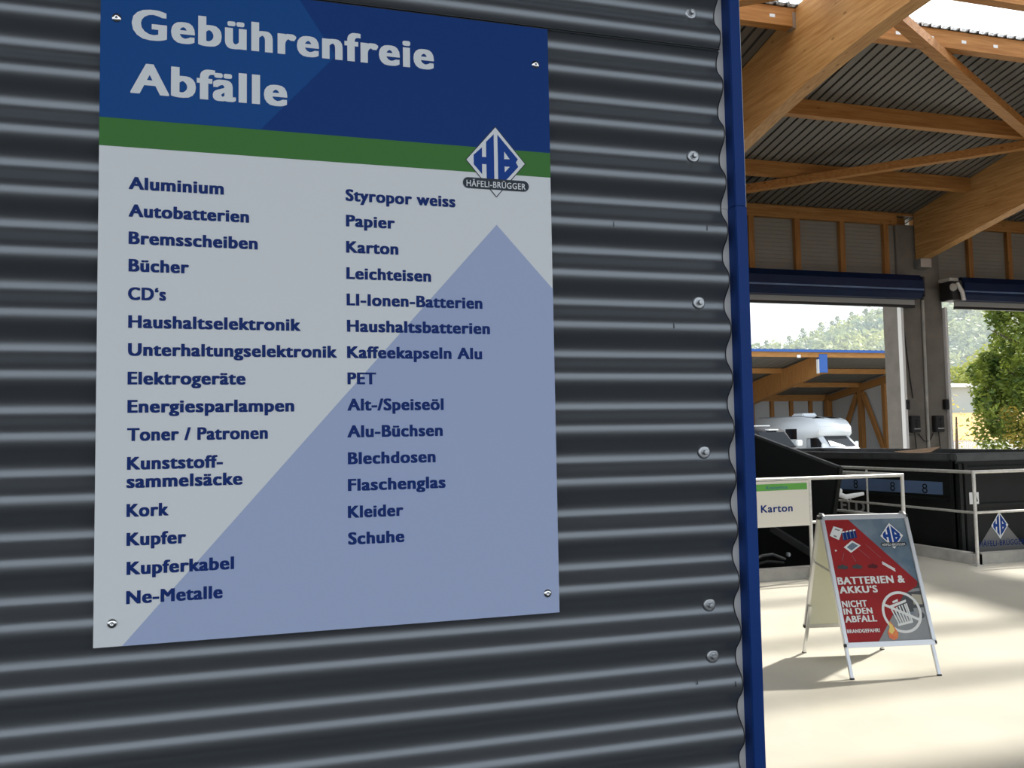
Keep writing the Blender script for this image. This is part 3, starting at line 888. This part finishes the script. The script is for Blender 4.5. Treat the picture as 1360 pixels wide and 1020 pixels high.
# ================================================================== CONTAINER 2 (open, right)
c2 = empty('open_container', (8.75, 8.14, -1.3))
tag(c2, 'large open black skip container with a blue reflective stripe, behind the right railing', 'container')
W2, L2, T2 = 2.45, 6.1, 2.57        # local sizes; top at z = 1.27
def panel_shell():
    b = MB()
    b.box(0, 0.05, 0.0, L2, 0.2, T2)
    b.box(W2 - 0.05, W2, 0.0, L2, 0.2, T2)
    b.box(0.05, W2 - 0.05, L2 - 0.05, L2, 0.2, T2)
    b.box(0.05, W2 - 0.05, 0.05, L2 - 0.05, 0.2, 0.28)
    return b.build('shell', M_cont, c2)
panel_shell()
fd = MB().box(0.0, W2, -0.01, 0.05, 0.2, T2).build('end_wall', M_cont, c2)
for z0, z1 in ((2.40, 2.47), (1.93, 1.99)):
    MB().bbox(0.12, W2 - 0.12, -0.05, -0.01, z0, z1, 0.01).build('cross_rib', M_cont, fd)
for x in (0.0, 0.085, 1.45, W2 - 0.09):
    MB().bbox(x, x + 0.07, -0.06, 0.0, 0.2, T2 - 0.06, 0.01).build('upright_rib', M_cont, fd)
MB().bbox(-0.03, W2 + 0.03, -0.06, 0.06, T2 - 0.03, T2 + 0.07, 0.018).build('top_rim', M_contr, c2)
MB().bbox(-0.04, 0.08, 0.06, L2, T2 - 0.03, T2 + 0.07, 0.018).build('top_rim', M_contr, c2)
MB().bbox(W2 - 0.08, W2 + 0.04, 0.06, L2, T2 - 0.03, T2 + 0.07, 0.018).build('top_rim', M_contr, c2)
MB().bbox(-0.03, W2 + 0.03, L2 - 0.06, L2 + 0.06, T2 - 0.03, T2 + 0.07, 0.018).build('top_rim', M_contr, c2)
MB().bbox(-0.045, 0.0, 0.02, 0.09, 0.2, T2 - 0.03, 0.01).build('corner_post', M_cont, c2)
MB().bbox(-0.05, 0.0, 0.1, L2, 2.02, 2.06, 0.01).build('side_rib', M_cont, c2)
for x in (0.2, W2 - 0.38):
    MB().lathe((x, 0.3, 0.1), (1, 0, 0), [(0, 0), (0.1, 0), (0.1, 0.16), (0, 0.16)], 14).build('roller', M_rubber, c2)
    MB().lathe((x, L2 - 0.3, 0.1), (1, 0, 0), [(0, 0), (0.1, 0), (0.1, 0.16), (0, 0.16)], 14).build('roller', M_rubber, c2)
SD = Frame((8.75 - 8.75, 0, 1.3), (0, -1, 0), (0, 0, 1))      # left side, seen from -X; x runs towards the viewer
def sx_(Y): return -(Y - 8.14)
def sidepoly(pts, m, name, d): return poly(Frame((0, 0, 1.3), (0, -1, 0), (0, 0, 1)), [(sx_(y), z) for y, z in pts], m, c2, name, d)
sidepoly([(13.2, 0.745), (8.36, 0.80), (8.36, 0.965), (13.2, 0.955)], M_stripe, 'reflective_stripe', 0.002)
for yy in (8.68, 9.30, 10.09):
    lettering(Frame((0, 0, 1.3), (0, -1, 0), (0, 0, 1)), '8', sx_(yy + 0.05), 0.805, sx_(yy - 0.05), 0.125, M_cont, c2, 0.0, 0.0, 0.004, name='stripe_mark')
lettering(Frame((0, 0, 1.3), (0, -1, 0), (0, 0, 1)), 'ELD', sx_(10.46), 0.452, sx_(9.905), 0.165, M_lett, c2, 0.03, 0.02, 0.003)
FE = Frame((0, -0.012, 1.3), (1, 0, 0), (0, 0, 1))
def fx(X): return X - 8.75
poly(FE, [(fx(8.98), 0.045), (fx(9.86), 0.045), (fx(9.50), 0.42), (fx(9.40), 0.54), (fx(9.30), 0.42)], M_trian, c2, 'silver_triangle', 0.002)
MBx = logo(Frame((0, -0.0165, 1.3), (1, 0, 0), (0, 0, 1)), fx(9.41), 0.395, 0.145, 0.185, c2, pill=False)
lettering(FE, 'HÄFELI-BRÜGGER', fx(9.07), 0.135, fx(9.80), 0.07, M_navy, c2, 0.012, 0.008, 0.004)
lb = poly(FE, [(fx(8.895), 0.69), (fx(9.045), 0.69), (fx(9.045), 0.84), (fx(8.895), 0.84)], M_pwhite, c2, 'warning_label', 0.055)
poly(FE, [(fx(8.97), 0.72), (fx(9.03), 0.72), (fx(9.0), 0.82), (fx(8.97), 0.81)], M_black, lb, 'label_symbol', 0.056)
b = MB()
top = [(8.90, 9.35, 1.350), (8.97, 9.08, 1.325), (9.25, 9.1, 1.345), (9.60, 9.3, 1.41), (9.3, 9.55, 1.37), (9.05, 9.6, 1.352)]
b.add(top + [(x, y, z - 0.008) for x, y, z in top], [(0, 1, 2, 4, 5), (2, 3, 4), (6, 10, 8, 7), (8, 10, 9)] + [(i, (i + 1) % 6, (i + 1) % 6 + 6, i + 6) for i in range(6)])
tag(b.build('cardboard_sheet', M_card), 'crumpled brown cardboard sheet lying across the rim of the open black container', 'cardboard')

# ================================================================== CONTAINER 1 (cardboard press hopper, left)
c1 = empty('press_container', (4.9, 8.22, -1.3))
tag(c1, 'black cardboard press with sloping hopper cheeks behind the Karton railing', 'container')
XR = 2.2        # right cheek at X = 7.1
def cheek(x0, x1):
    pts = [(-0.0, 1.3 + 1.21), (2.25, 1.3 + 1.70), (5.6, 1.3 + 1.70), (5.6, 0.2), (0.9, 0.2), (0.42, 1.3 - 0.35)]
    return MB().prism_x(pts, x0, x1).build('hopper_cheek', M_contd, c1)
ck = cheek(XR - 0.03, XR)
cheek(-0.2, -0.17)
for x in (XR - 0.035, -0.185):
    MB().beam((x, -0.02, 2.51), (x, 0.43, 0.95), 0.05, 0.05, up=(1, 0, 0)).build('edge_frame', M_cont, c1)
    MB().beam((x, 0.0, 2.505), (x, 2.25, 3.0), 0.045, 0.035).build('edge_frame', M_contr, c1)
MB().beam((XR - 0.05, 1.5, 1.3 + 0.32), (XR - 0.05, 0.6, 1.3 + 0.08), 0.06, 0.09).build('gusset', M_contr, c1)
MB().add([(-0.17, 0.35, 1.3 - 0.1), (XR - 0.03, 0.35, 1.3 - 0.1), (XR - 0.03, 2.3, 0.9), (-0.17, 2.3, 0.9)], [(0, 1, 2, 3)]).build('chute_plate', M_contd, c1)
MB().box(-0.17, XR - 0.03, 2.3, 2.36, 0.3, 3.0).build('press_face', M_contd, c1)
MB().box(-0.17, XR - 0.03, 2.36, 5.58, 0.3, 2.98).build('press_body', M_contd, c1)
MB().bbox(-0.17, XR - 0.03, 0.02, 0.2, 0.9, 1.18, 0.02).build('loading_lip', M_cont, c1)
MB().tube([(0.84, -0.06, 1.43), (0.98, -0.08, 1.49), (1.12, -0.08, 1.50), (1.30, -0.06, 1.43)], 0.02, 8).build('hydraulic_hose', M_contr, c1)
MB().tube([(0.84, -0.06, 1.38), (1.05, -0.08, 1.42), (1.28, -0.06, 1.39)], 0.02, 8).build('hydraulic_hose', M_rubber, c1)
MB().bbox(0.80, 0.85, -0.09, -0.03, 1.38, 1.45, 0.01).build('hose_coupling', M_steel, c1)
MB().bbox(1.33, 1.37, -0.09, -0.03, 1.46, 1.51, 0.01).build('hose_coupling', M_steel, c1)
lt = MB().bbox(XR + 0.0, XR + 0.14, 0.18, 0.30, 2.16, 2.23, 0.012).build('latch', M_pwhite, c1)
MB().tube([(XR + 0.06, 0.22, 2.17), (XR + 0.18, 0.18, 2.12), (XR + 0.40, 0.12, 2.16)], [0.03, 0.035, 0.022], 8).build('latch_lever', M_pwhite, lt)
MB().tube([(XR + 0.16, 0.17, 2.12), (XR + 0.19, 0.16, 2.06), (XR + 0.24, 0.16, 2.07), (XR + 0.22, 0.16, 2.12)], 0.009, 6).build('latch_ring', M_steel, lt)

# ================================================================== OUTSIDE
K_ = 1.5
def KP(x, y, z): return (x * K_, (y + 1.18) * K_ - 1.18, 1.62 + (z - 1.62) * K_)
def at(px, py, Y):
    """ground-truth point: where the sight line through a photo pixel meets the plane y = Y"""
    d = _R * ((px - 680) / FPX) - _U * ((py - 510) / FPX) + _f
    t = (Y - CAM.y) / d.y
    return CAM + d * t
tag(MB().box(-80, 160, 26, 68, -0.5, -0.15).box(-80, 160, 16.1, 26, -0.5, -0.35).build('ground_outside', M_conc_l), kind='structure')

sh = empty('open_shed', (33, 48, -0.15))
OFF = Vector((-33, -48, 0.15))
def kq(x, y, z):
    v = Vector(KP(x, y, z)) + OFF
    return v
def zs(y): return 4.78 - 0.165 * (y - 28)
b = MB()
RX0, RX1 = 12.0, 27.17
vs, fs = [], []
n = 110
for i in range(n + 1):
    x = RX0 + (RX1 - RX0) * i / n
    for y in (27.85, 36.0):
        for dz in (0, 0.05):
            vs.append(kq(x, y, zs(y) + (0.03 if i % 2 else 0) + dz))
for i in range(n):
    a = i * 4
    fs += [(a, a + 2, a + 6, a + 4), (a + 1, a + 5, a + 7, a + 3), (a, a + 4, a + 5, a + 1)]
b.add(vs, fs)
b.build('roof_sheet', M_roof, sh)
def kbox(x0, x1, y0, y1, z0, z1, name, m):
    v = [kq(x, y, z) for z in (z0, z1) for y in (y0, y1) for x in (x0, x1)]
    return MB().add(v, [(0, 2, 3, 1), (4, 5, 7, 6), (0, 1, 5, 4), (2, 6, 7, 3), (0, 4, 6, 2), (1, 3, 7, 5)]).build(name, m, sh)
M_bluel = mat('blue_edge_trim', (0.02, 0.10, 0.38), 0.4)
kbox(RX0, RX1, 27.80, 27.86, 4.765, 4.86, 'verge_trim', M_bluel)
for y in (27.9, 30.5, 33.0):
    kbox(RX0, 27.2, y, y + 0.1, zs(y) - 0.22, zs(y) - 0.01, 'purlin', M_woodx)
def kbeam(x, name='roof_beam'):
    pts = [(28.05, 4.70), (35.5, zs(35.5) - 0.05), (35.5, 2.45), (28.05, 3.97)]
    v = [kq(xx, y, z) for xx in (x, x + 0.22) for y, z in pts]
    return MB().add(v, [(0, 1, 2, 3), (7, 6, 5, 4), (0, 4, 5, 1), (1, 5, 6, 2), (2, 6, 7, 3), (3, 7, 4, 0)]).build(name, M_woodz, sh)
kbeam(21.2)
kbeam(14.2)
cap = kbox(21.14, 21.50, 27.88, 28.04, 3.99, 4.70, 'beam_end_cover', M_bluel)
kbox(21.11, 21.14, 27.90, 28.04, 3.96, 4.50, 'cover_edge', M_hall_white)
kbox(20.15, 20.30, 27.86, 27.895, 4.55, 4.66, 'hanger_plate', M_hall_white)
# right wall of the shed, posts, braces
M_shedw = mat('shed_wall_grey', (0.46, 0.47, 0.47), 0.7, var=0.05, nscale=0.5)
v = [kq(27.10, 28.7, 0.42), kq(27.10, 35.6, 0.42), kq(27.10, 35.6, zs(35.6)), kq(27.10, 28.7, zs(28)), kq(27.17, 28.7, 0.42), kq(27.17, 35.6, 0.42), kq(27.17, 35.6, zs(35.6)), kq(27.17, 28.7, zs(28))]
MB().add(v, [(0, 1, 2, 3), (7, 6, 5, 4), (0, 3, 7, 4), (1, 5, 6, 2), (2, 6, 7, 3), (0, 4, 5, 1)]).build('side_wall', M_shedw, sh)
kbox(12, 27.3, 35.6, 35.7, 0.42, zs(35.65), 'rear_wall', M_shedw)
kbox(12, 27.2, 35.48, 35.6, zs(35.5) - 0.32, zs(35.5) - 0.02, 'wall_plate', M_woodx)
for x in (13.4, 14.45, 15.5, 16.55, 17.6, 18.7, 19.75, 20.8, 21.85, 22.91, 23.97, 25.03, 26.1):
    kbox(x - 0.09, x + 0.09, 35.48, 35.6, 0.42, zs(35.5) - 0.32, 'stud', M_woodz)
kbox(26.80, 27.08, 35.2, 35.45, 0.42, zs(35.4) - 0.3, 'corner_post', M_woodz)
MB().beam(kq(27.0, 28.0, zs(28) - 0.25), kq(27.0, 35.5, zs(35.5) - 0.25), 0.25, 0.45).build('side_wall_plate', M_woodz, sh)
MB().beam(kq(27.0, 33.0, 0.45), kq(27.0, 33.0, zs(33) - 0.4), 0.32, 0.36, up=(0, 1, 0)).build('post', M_woodz, sh)
MB().beam(kq(27.0, 31.45, 0.45), kq(27.0, 31.45, zs(31.45) - 0.4), 0.2, 0.3, up=(0, 1, 0)).build('post', M_woodz, sh)
MB().beam(kq(26.96, 32.8, zs(33) - 0.5), kq(26.96, 31.35, 0.5), 0.22, 0.28).build('diagonal_brace', M_woodz, sh)
MB().beam(kq(26.96, 33.2, zs(33) - 0.5), kq(26.96, 34.9, 0.5), 0.22, 0.28).build('diagonal_brace', M_woodz, sh)
tag(sh, 'open timber shed with a blue edged roof seen through the left roller door', 'shed')

# ---- camper
cv = empty('camper_van', (30.5, 40.9, -0.15))
def rounded_profile(pts, x0, x1, name, m, parent, bev=0.06):
    bm = bmesh.new()
    a = [bm.verts.new((x0, y, z)) for y, z in pts]
    c = [bm.verts.new((x1, y, z)) for y, z in pts]
    nn = len(pts)
    bm.faces.new(a[::-1])
    bm.faces.new(c)
    for i in range(nn):
        bm.faces.new((a[i], a[(i + 1) % nn], c[(i + 1) % nn], c[i]))
    bmesh.ops.recalc_face_normals(bm, faces=bm.faces)
    bmesh.ops.bevel(bm, geom=bm.edges[:], offset=bev, segments=3, affect='EDGES')
    me = bpy.data.meshes.new(name)
    bm.to_mesh(me)
    bm.free()
    me.materials.append(m)
    for p in me.polygons:
        p.use_smooth = True
    o = bpy.data.objects.new(name, me)
    COL.objects.link(o)
    o.parent = parent
    return o
rounded_profile([(0.75, 1.50), (0.28, 1.58), (0.06, 1.78), (0.10, 2.18), (0.42, 2.52), (0.9, 2.68), (1.9, 2.78), (6.4, 2.80), (6.4, 0.55), (1.35, 0.5), (1.35, 1.50)], 0.0, 2.12, 'body', M_camper, cv, 0.05)
rounded_profile([(-0.95, 0.35), (-0.98, 0.85), (-0.55, 1.02), (0.28, 1.70), (1.5, 1.75), (1.5, 0.35)], 0.05, 2.07, 'cab', M_camper, cv, 0.07)
MB().add([(0.22, -0.50, 1.09), (1.90, -0.50, 1.09), (1.80, 0.20, 1.66), (0.32, 0.20, 1.66)], [(0, 1, 2, 3)]).build('windscreen', M_glassd, cv, fix=False)
MB().add([(0.26, -0.49, 1.12), (1.2, -0.49, 1.10), (0.42, -0.02, 1.45)], [(0, 1, 2)]).build('sun_blind', M_camper, cv, fix=False).location.y = -0.03
MB().add([(0.035, -0.22, 1.05), (0.035, 0.25, 1.54), (0.035, 1.0, 1.56), (0.035, 1.0, 1.03)], [(0, 1, 2, 3)]).build('side_window', M_glassd, cv, fix=False)
MB().bbox(-0.20, 0.03, -0.40, -0.28, 0.95, 1.25, 0.03).build('wing_mirror', M_camper, cv)
MB().bbox(2.14, 2.34, -0.18, -0.02, 1.0, 1.35, 0.03).build('wing_mirror', M_camper, cv)
MB().bbox(-0.02, 0.0, 2.2, 3.3, 1.5, 2.1, 0.008).build('side_window', M_glassd, cv)
MB().beam((0.55, 0.85, 2.66), (0.55, 1.7, 2.765), 0.75, 0.05).build('roof_light', M_glassd, cv)
MB().beam((1.55, 0.80, 2.655), (1.55, 1.5, 2.74), 0.6, 0.05).build('roof_light', M_glassd, cv)
MB().bbox(0.5, 1.5, 2.3, 3.4, 2.75, 3.00, 0.08).build('air_conditioner', M_camper, cv)
MB().bbox(0.2, 1.9, 4.1, 5.6, 2.78, 2.82, 0.01).build('solar_panel', M_glassd, cv)
MB().tube([(0.1, 1.6, 2.80), (0.1, 6.2, 2.84)], 0.03, 6).build('roof_rail', M_camg, cv)
for x in (0.1, 1.85):
    for y in (-0.25, 4.4):
        MB().lathe((x, y, 0.34), (1, 0, 0), [(0, 0), (0.2, 0), (0.34, 0.02), (0.34, 0.18), (0.2, 0.2), (0, 0.2)], 18).build('wheel', M_rubber, cv)
tag(cv, 'white camper van with an overcab nose parked in the timber shed', 'camper')

vn = empty('dark_van', (24.7, 37.5, -0.15))
rounded_profile([(-0.9, 0.35), (-0.9, 0.95), (0.1, 1.15), (0.95, 1.95), (1.5, 2.15), (5.2, 2.2), (5.3, 0.35)], 0.0, 2.0, 'body', M_vand, vn, 0.10)
MB().add([(0.15, 0.05, 1.17), (1.85, 0.05, 1.17), (1.75, 0.88, 1.92), (0.25, 0.88, 1.92)], [(0, 1, 2, 3)]).build('windscreen', M_vang, vn, fix=False).location.y = -0.05
MB().bbox(0.4, 1.6, 1.8, 2.1, 2.22, 2.28, 0.02).build('roof_bar', M_pwhite, vn)
MB().bbox(0.4, 1.6, 3.6, 3.9, 2.24, 2.30, 0.02).build('roof_bar', M_pwhite, vn)
MB().bbox(0.9, 1.5, 0.9, 1.3, 2.0, 2.07, 0.02).build('roof_vent', M_pwhite, vn)
MB().bbox(2.02, 2.35, 0.1, 0.3, 1.2, 1.5, 0.04).build('wing_mirror', M_pwhite, vn)
for x in (0.0, 1.8):
    for y in (-0.1, 3.6):
        MB().lathe((x, y, 0.34), (1, 0, 0), [(0, 0), (0.2, 0), (0.34, 0.02), (0.34, 0.18), (0.2, 0.2), (0, 0.2)], 18).build('wheel', M_rubber, vn)
tag(vn, 'dark grey van with white roof fittings standing left of the white camper', 'van')

# ---- trees
def leaf_cloud(cx, cy, cz, blobs, n, size, name, m, parent=None):
    vs, fs = [], []
    rnd = random.Random(hash((round(cx), round(cy), n)) & 0xffff)
    for i in range(n):
        bx, by, bz, br = blobs[rnd.randrange(len(blobs))]
        while True:
            d = Vector((rnd.uniform(-1, 1), rnd.uniform(-1, 1), rnd.uniform(-1, 1)))
            if 0.05 < d.length < 1:
                break
        d = d.normalized() * (d.length ** 0.75)
        p = Vector((cx + bx, cy + by, cz + bz)) + d * br
        a = Vector((rnd.uniform(-1, 1), rnd.uniform(-1, 1), rnd.uniform(-0.6, 0.6))).normalized()
        c = a.cross(Vector((rnd.uniform(-1, 1), rnd.uniform(-1, 1), rnd.uniform(-1, 1)))).normalized()
        s = size * rnd.uniform(0.6, 1.3)
        k = len(vs)
        vs += [p - a * s, p + c * s * 0.5, p + a * s, p - c * s * 0.5]
        fs.append((k, k + 1, k + 2, k + 3))
    o = mesh_obj(name, vs, fs, m, parent)
    o['kind'] = 'stuff'
    return o
tr = empty('tree', (44.6, 40.0, -0.2))
rt = random.Random(3)
blobs = []
for k in range(64):
    a = rt.uniform(0, 2 * pi)
    z = rt.uniform(1.4, 11.0)
    R = 2.9 * (1 - abs((z - 4.0) / 8.6) ** 2.0) * rt.uniform(0.25, 1.0)
    blobs.append((R * cos(a), R * sin(a), z, rt.uniform(0.7, 1.6)))
leaf_cloud(0, 0, 0, blobs, 30000, 0.15, 'foliage', M_leaf, tr)
leaf_cloud(0, 0, 0, [(-2.6, -1.2, 1.6, 0.8), (-2.9, -1, 2.8, 0.5), (-2.4, -2, 2.2, 0.6), (-1.2, -3, 4.4, 0.5)], 600, 0.13, 'yellow_foliage', M_leafy, tr)
tb = MB().tube([(0, 0, -0.3), (0.1, 0, 2.0), (0, 0.1, 5.0), (0.1, 0, 9.0)], [0.30, 0.24, 0.15, 0.04], 10)
for k in range(12):
    a = k * 2.4
    z = 2.2 + k * 0.5
    tb.tube([(0, 0, z), (1.0 * cos(a), 1.0 * sin(a), z + 0.5), (2.3 * cos(a), 2.3 * sin(a), z + 1.2)], [0.1, 0.06, 0.02], 6)
tb.build('trunk', M_bark, tr)
tag(tr, 'broad green tree with a few yellow leaves outside the right roller door', 'tree')

def bush(loc, blobs, n, size, m, label, name='bush', cat='bush'):
    e = empty(name, loc)
    leaf_cloud(0, 0, 0, blobs, n, size, 'foliage', m, e)
    MB().tube([(0, 0, -0.1), (0.1, 0, blobs[0][2])], [0.12, 0.05], 6).build('stem', M_bark, e)
    return tag(e, label, cat)
p = at(1285, 505, 140)
bush((p.x, 140, 0), [(-6, 0, 9.5, 2.6), (-2.5, 0, 11.5, 3.2), (1.5, 0, 13.0, 3.4), (5.5, 0, 15.0, 3.6), (9, 0, 17.0, 3.8), (13, 0, 16.0, 4.2), (3, 0, 9.0, 3.6), (9, 0, 10.0, 4), (15, 0, 10.0, 4.2), (-3, 0, 7, 3)], 6000, 0.42, M_bush, 'light green bushy tree behind the white roof, in front of the hill', 'bushy_tree', 'tree')
p = at(1268, 545, 46)
bush((p.x, 46, 0), [(0, 0, 2.6, 0.9), (0.5, 0, 1.6, 0.9), (-0.3, 0, 3.6, 0.6), (1.2, 0, 1.0, 0.7)], 110, 0.10, M_leafy, 'sparse yellowish shrub just right of the concrete pillar')

# ---- low white roofed building, field, fence
bl = empty('far_building', (at(1300, 548, 120).x, 120, 0))
MB().box(-14, 22, 0, 14, 0, 9.2).build('wall', M_hall_wall, bl)
MB().prism_x([(-0.8, 9.1), (-0.8, 9.5), (7, 10.2), (14.8, 9.5), (14.8, 9.1)], -15, 23).build('roof', M_hall_white, bl)
tag(bl, 'low pale building with a white roof behind the bushes', 'building')
tag(MB().add([(60, 84, 0.6), (150, 84, 0.6), (150, 112, 4.6), (60, 112, 4.6)], [(0, 1, 2, 3)]).build('ground_field', M_field), kind='structure')
tag(MB().add([(40, 68, -0.15), (160, 68, -0.15), (160, 84, 0.6), (40, 84, 0.6)], [(0, 1, 2, 3)]).build('ground_bank', M_earth), kind='structure')
tag(MB().box(-200, 400, 112, 190, -1, 0.0).build('ground_meadow', M_grass), kind='structure')
fe = empty('picket_fence', (47.0, 50, -0.15))
for k in range(44):
    MB().bbox(k * 0.16, k * 0.16 + 0.09, 0, 0.03, 0.0, 1.06, 0.006).build('picket', M_picket, fe)
for z in (0.25, 0.85):
    MB().box(-0.1, 7.1, 0.03, 0.07, z, z + 0.06).build('fence_rail', M_picket, fe)
tag(fe, 'white picket fence low behind the open container, below the tree', 'fence')

# ---- wooded hill
HL = [(900, 505), (1000, 462), (1060, 450), (1110, 428), (1182, 404), (1250, 380), (1360, 345), (1500, 320)]
pts = [at(px, py, 300) for px, py in HL]
def ridge(x):
    if x <= pts[0].x:
        return max(0, pts[0].z - (pts[0].x - x) * 0.25)
    for a, c in zip(pts[:-1], pts[1:]):
        if x <= c.x:
            t = (x - a.x) / (c.x - a.x)
            return a.z + (c.z - a.z) * t
    return pts[-1].z + (x - pts[-1].x) * 0.05
def hz(x, y):
    t = (y - 185) / 115
    t = max(0, min(1, t))
    return max(0, ridge(x * 300 / max(y, 1)) - 7) * (t ** 0.9) + 2.0 * noise.noise(Vector((x * 0.03, y * 0.03, 0)))
vs, fs = [], []
nx_, ny_ = 60, 26
for j in range(ny_ + 1):
    for i in range(nx_ + 1):
        x, y = 80 + i * 8.0, 180 + j * 6.0
        vs.append((x, y, hz(x, min(y, 300)) - max(0, y - 300) * 0.3))
for j in range(ny_):
    for i in range(nx_):
        a = j * (nx_ + 1) + i
        fs.append((a, a + 1, a + nx_ + 2, a + nx_ + 1))
tag(mesh_obj('hillside', vs, fs, M_forest, None, True), kind='structure')
rf = random.Random(11)
vs, fs = [], []
for k in range(2600):
    y = 186 + 116 * rf.random()
    x = y * rf.uniform(0.52, 1.32)
    z = hz(x, y)
    r = rf.uniform(2.0, 4.2)
    h = r * rf.uniform(1.0, 1.9)
    for j in range(34):
        u, t_ = rf.uniform(-0.3, 1), rf.uniform(0, 2 * pi)
        q = math.sqrt(max(0, 1 - u * u)) * rf.uniform(0.75, 1.05)
        px, py, pz = x + r * q * cos(t_), y + r * q * sin(t_), z + 2.5 + h * u * rf.uniform(0.85, 1.05)
        e1 = Vector((rf.uniform(-1, 1), rf.uniform(-1, 1), rf.uniform(-0.7, 0.7))).normalized() * rf.uniform(0.5, 1.3)
        e2 = Vector((rf.uniform(-1, 1), rf.uniform(-1, 1), rf.uniform(-1, 1))).normalized() * rf.uniform(0.4, 1.0)
        i0 = len(vs)
        c = Vector((px, py, pz))
        vs += [c - e1, c + e2, c + e1, c - e2]
        fs.append((i0, i0 + 1, i0 + 2, i0 + 3))
fo = mesh_obj('forest', vs, fs, M_forest, None, False)
tag(fo, 'hazy wooded hillside beyond the roller doors', 'forest', kind='stuff')
# single trees standing up on the skyline
skyl = [(1018, 452, 4), (1048, 446, 5), (1066, 436, 6), (1078, 440, 5), (1090, 428, 7), (1105, 426, 6), (1112, 420, 6), (1131, 414, 5), (1150, 410, 4)]
for i, (px, py, r) in enumerate(skyl):
    q = at(px, py, 300)
    e = empty('skyline_tree', (q.x, 300, q.z - 9))
    leaf_cloud(0, 0, 0, [(0, 0, 8.2, 1.0), (0.4, 0, 6.6, 1.5), (-0.5, 0, 5.0, 1.9), (0.2, 0, 3.0, 2.1)], 260, 0.45, 'foliage', M_forest, e)
    MB().tube([(0, 0, -4), (0, 0, 8)], [0.35, 0.08], 6).build('trunk', M_bark, e)
    ords = ['leftmost', 'second from the left', 'third from the left', 'fourth from the left', 'fifth from the left, in the middle', 'fourth from the right', 'third from the right', 'second from the right', 'rightmost, nearest the pillar']
    tag(e, 'thin hazy tree on the hill skyline, ' + ords[i], 'tree', 'trees on the hill skyline')

# haze over the valley in front of the hill
hm = bpy.data.materials.new('haze')
hm.use_nodes = True
hn = hm.node_tree
hn.nodes.clear()
ho = hn.nodes.new('ShaderNodeOutputMaterial')
hv = hn.nodes.new('ShaderNodeVolumeScatter')
hv.inputs['Color'].default_value = (0.72, 0.87, 1.0, 1)
hv.inputs['Density'].default_value = 0.0075
hv.inputs['Anisotropy'].default_value = 0.2
hn.links.new(hv.outputs[0], ho.inputs['Volume'])
tag(MB().box(40, 500, 146, 178, -2, 160).build('haze', hm), 'pale bluish haze hanging in front of the wooded hill', 'haze', kind='stuff')
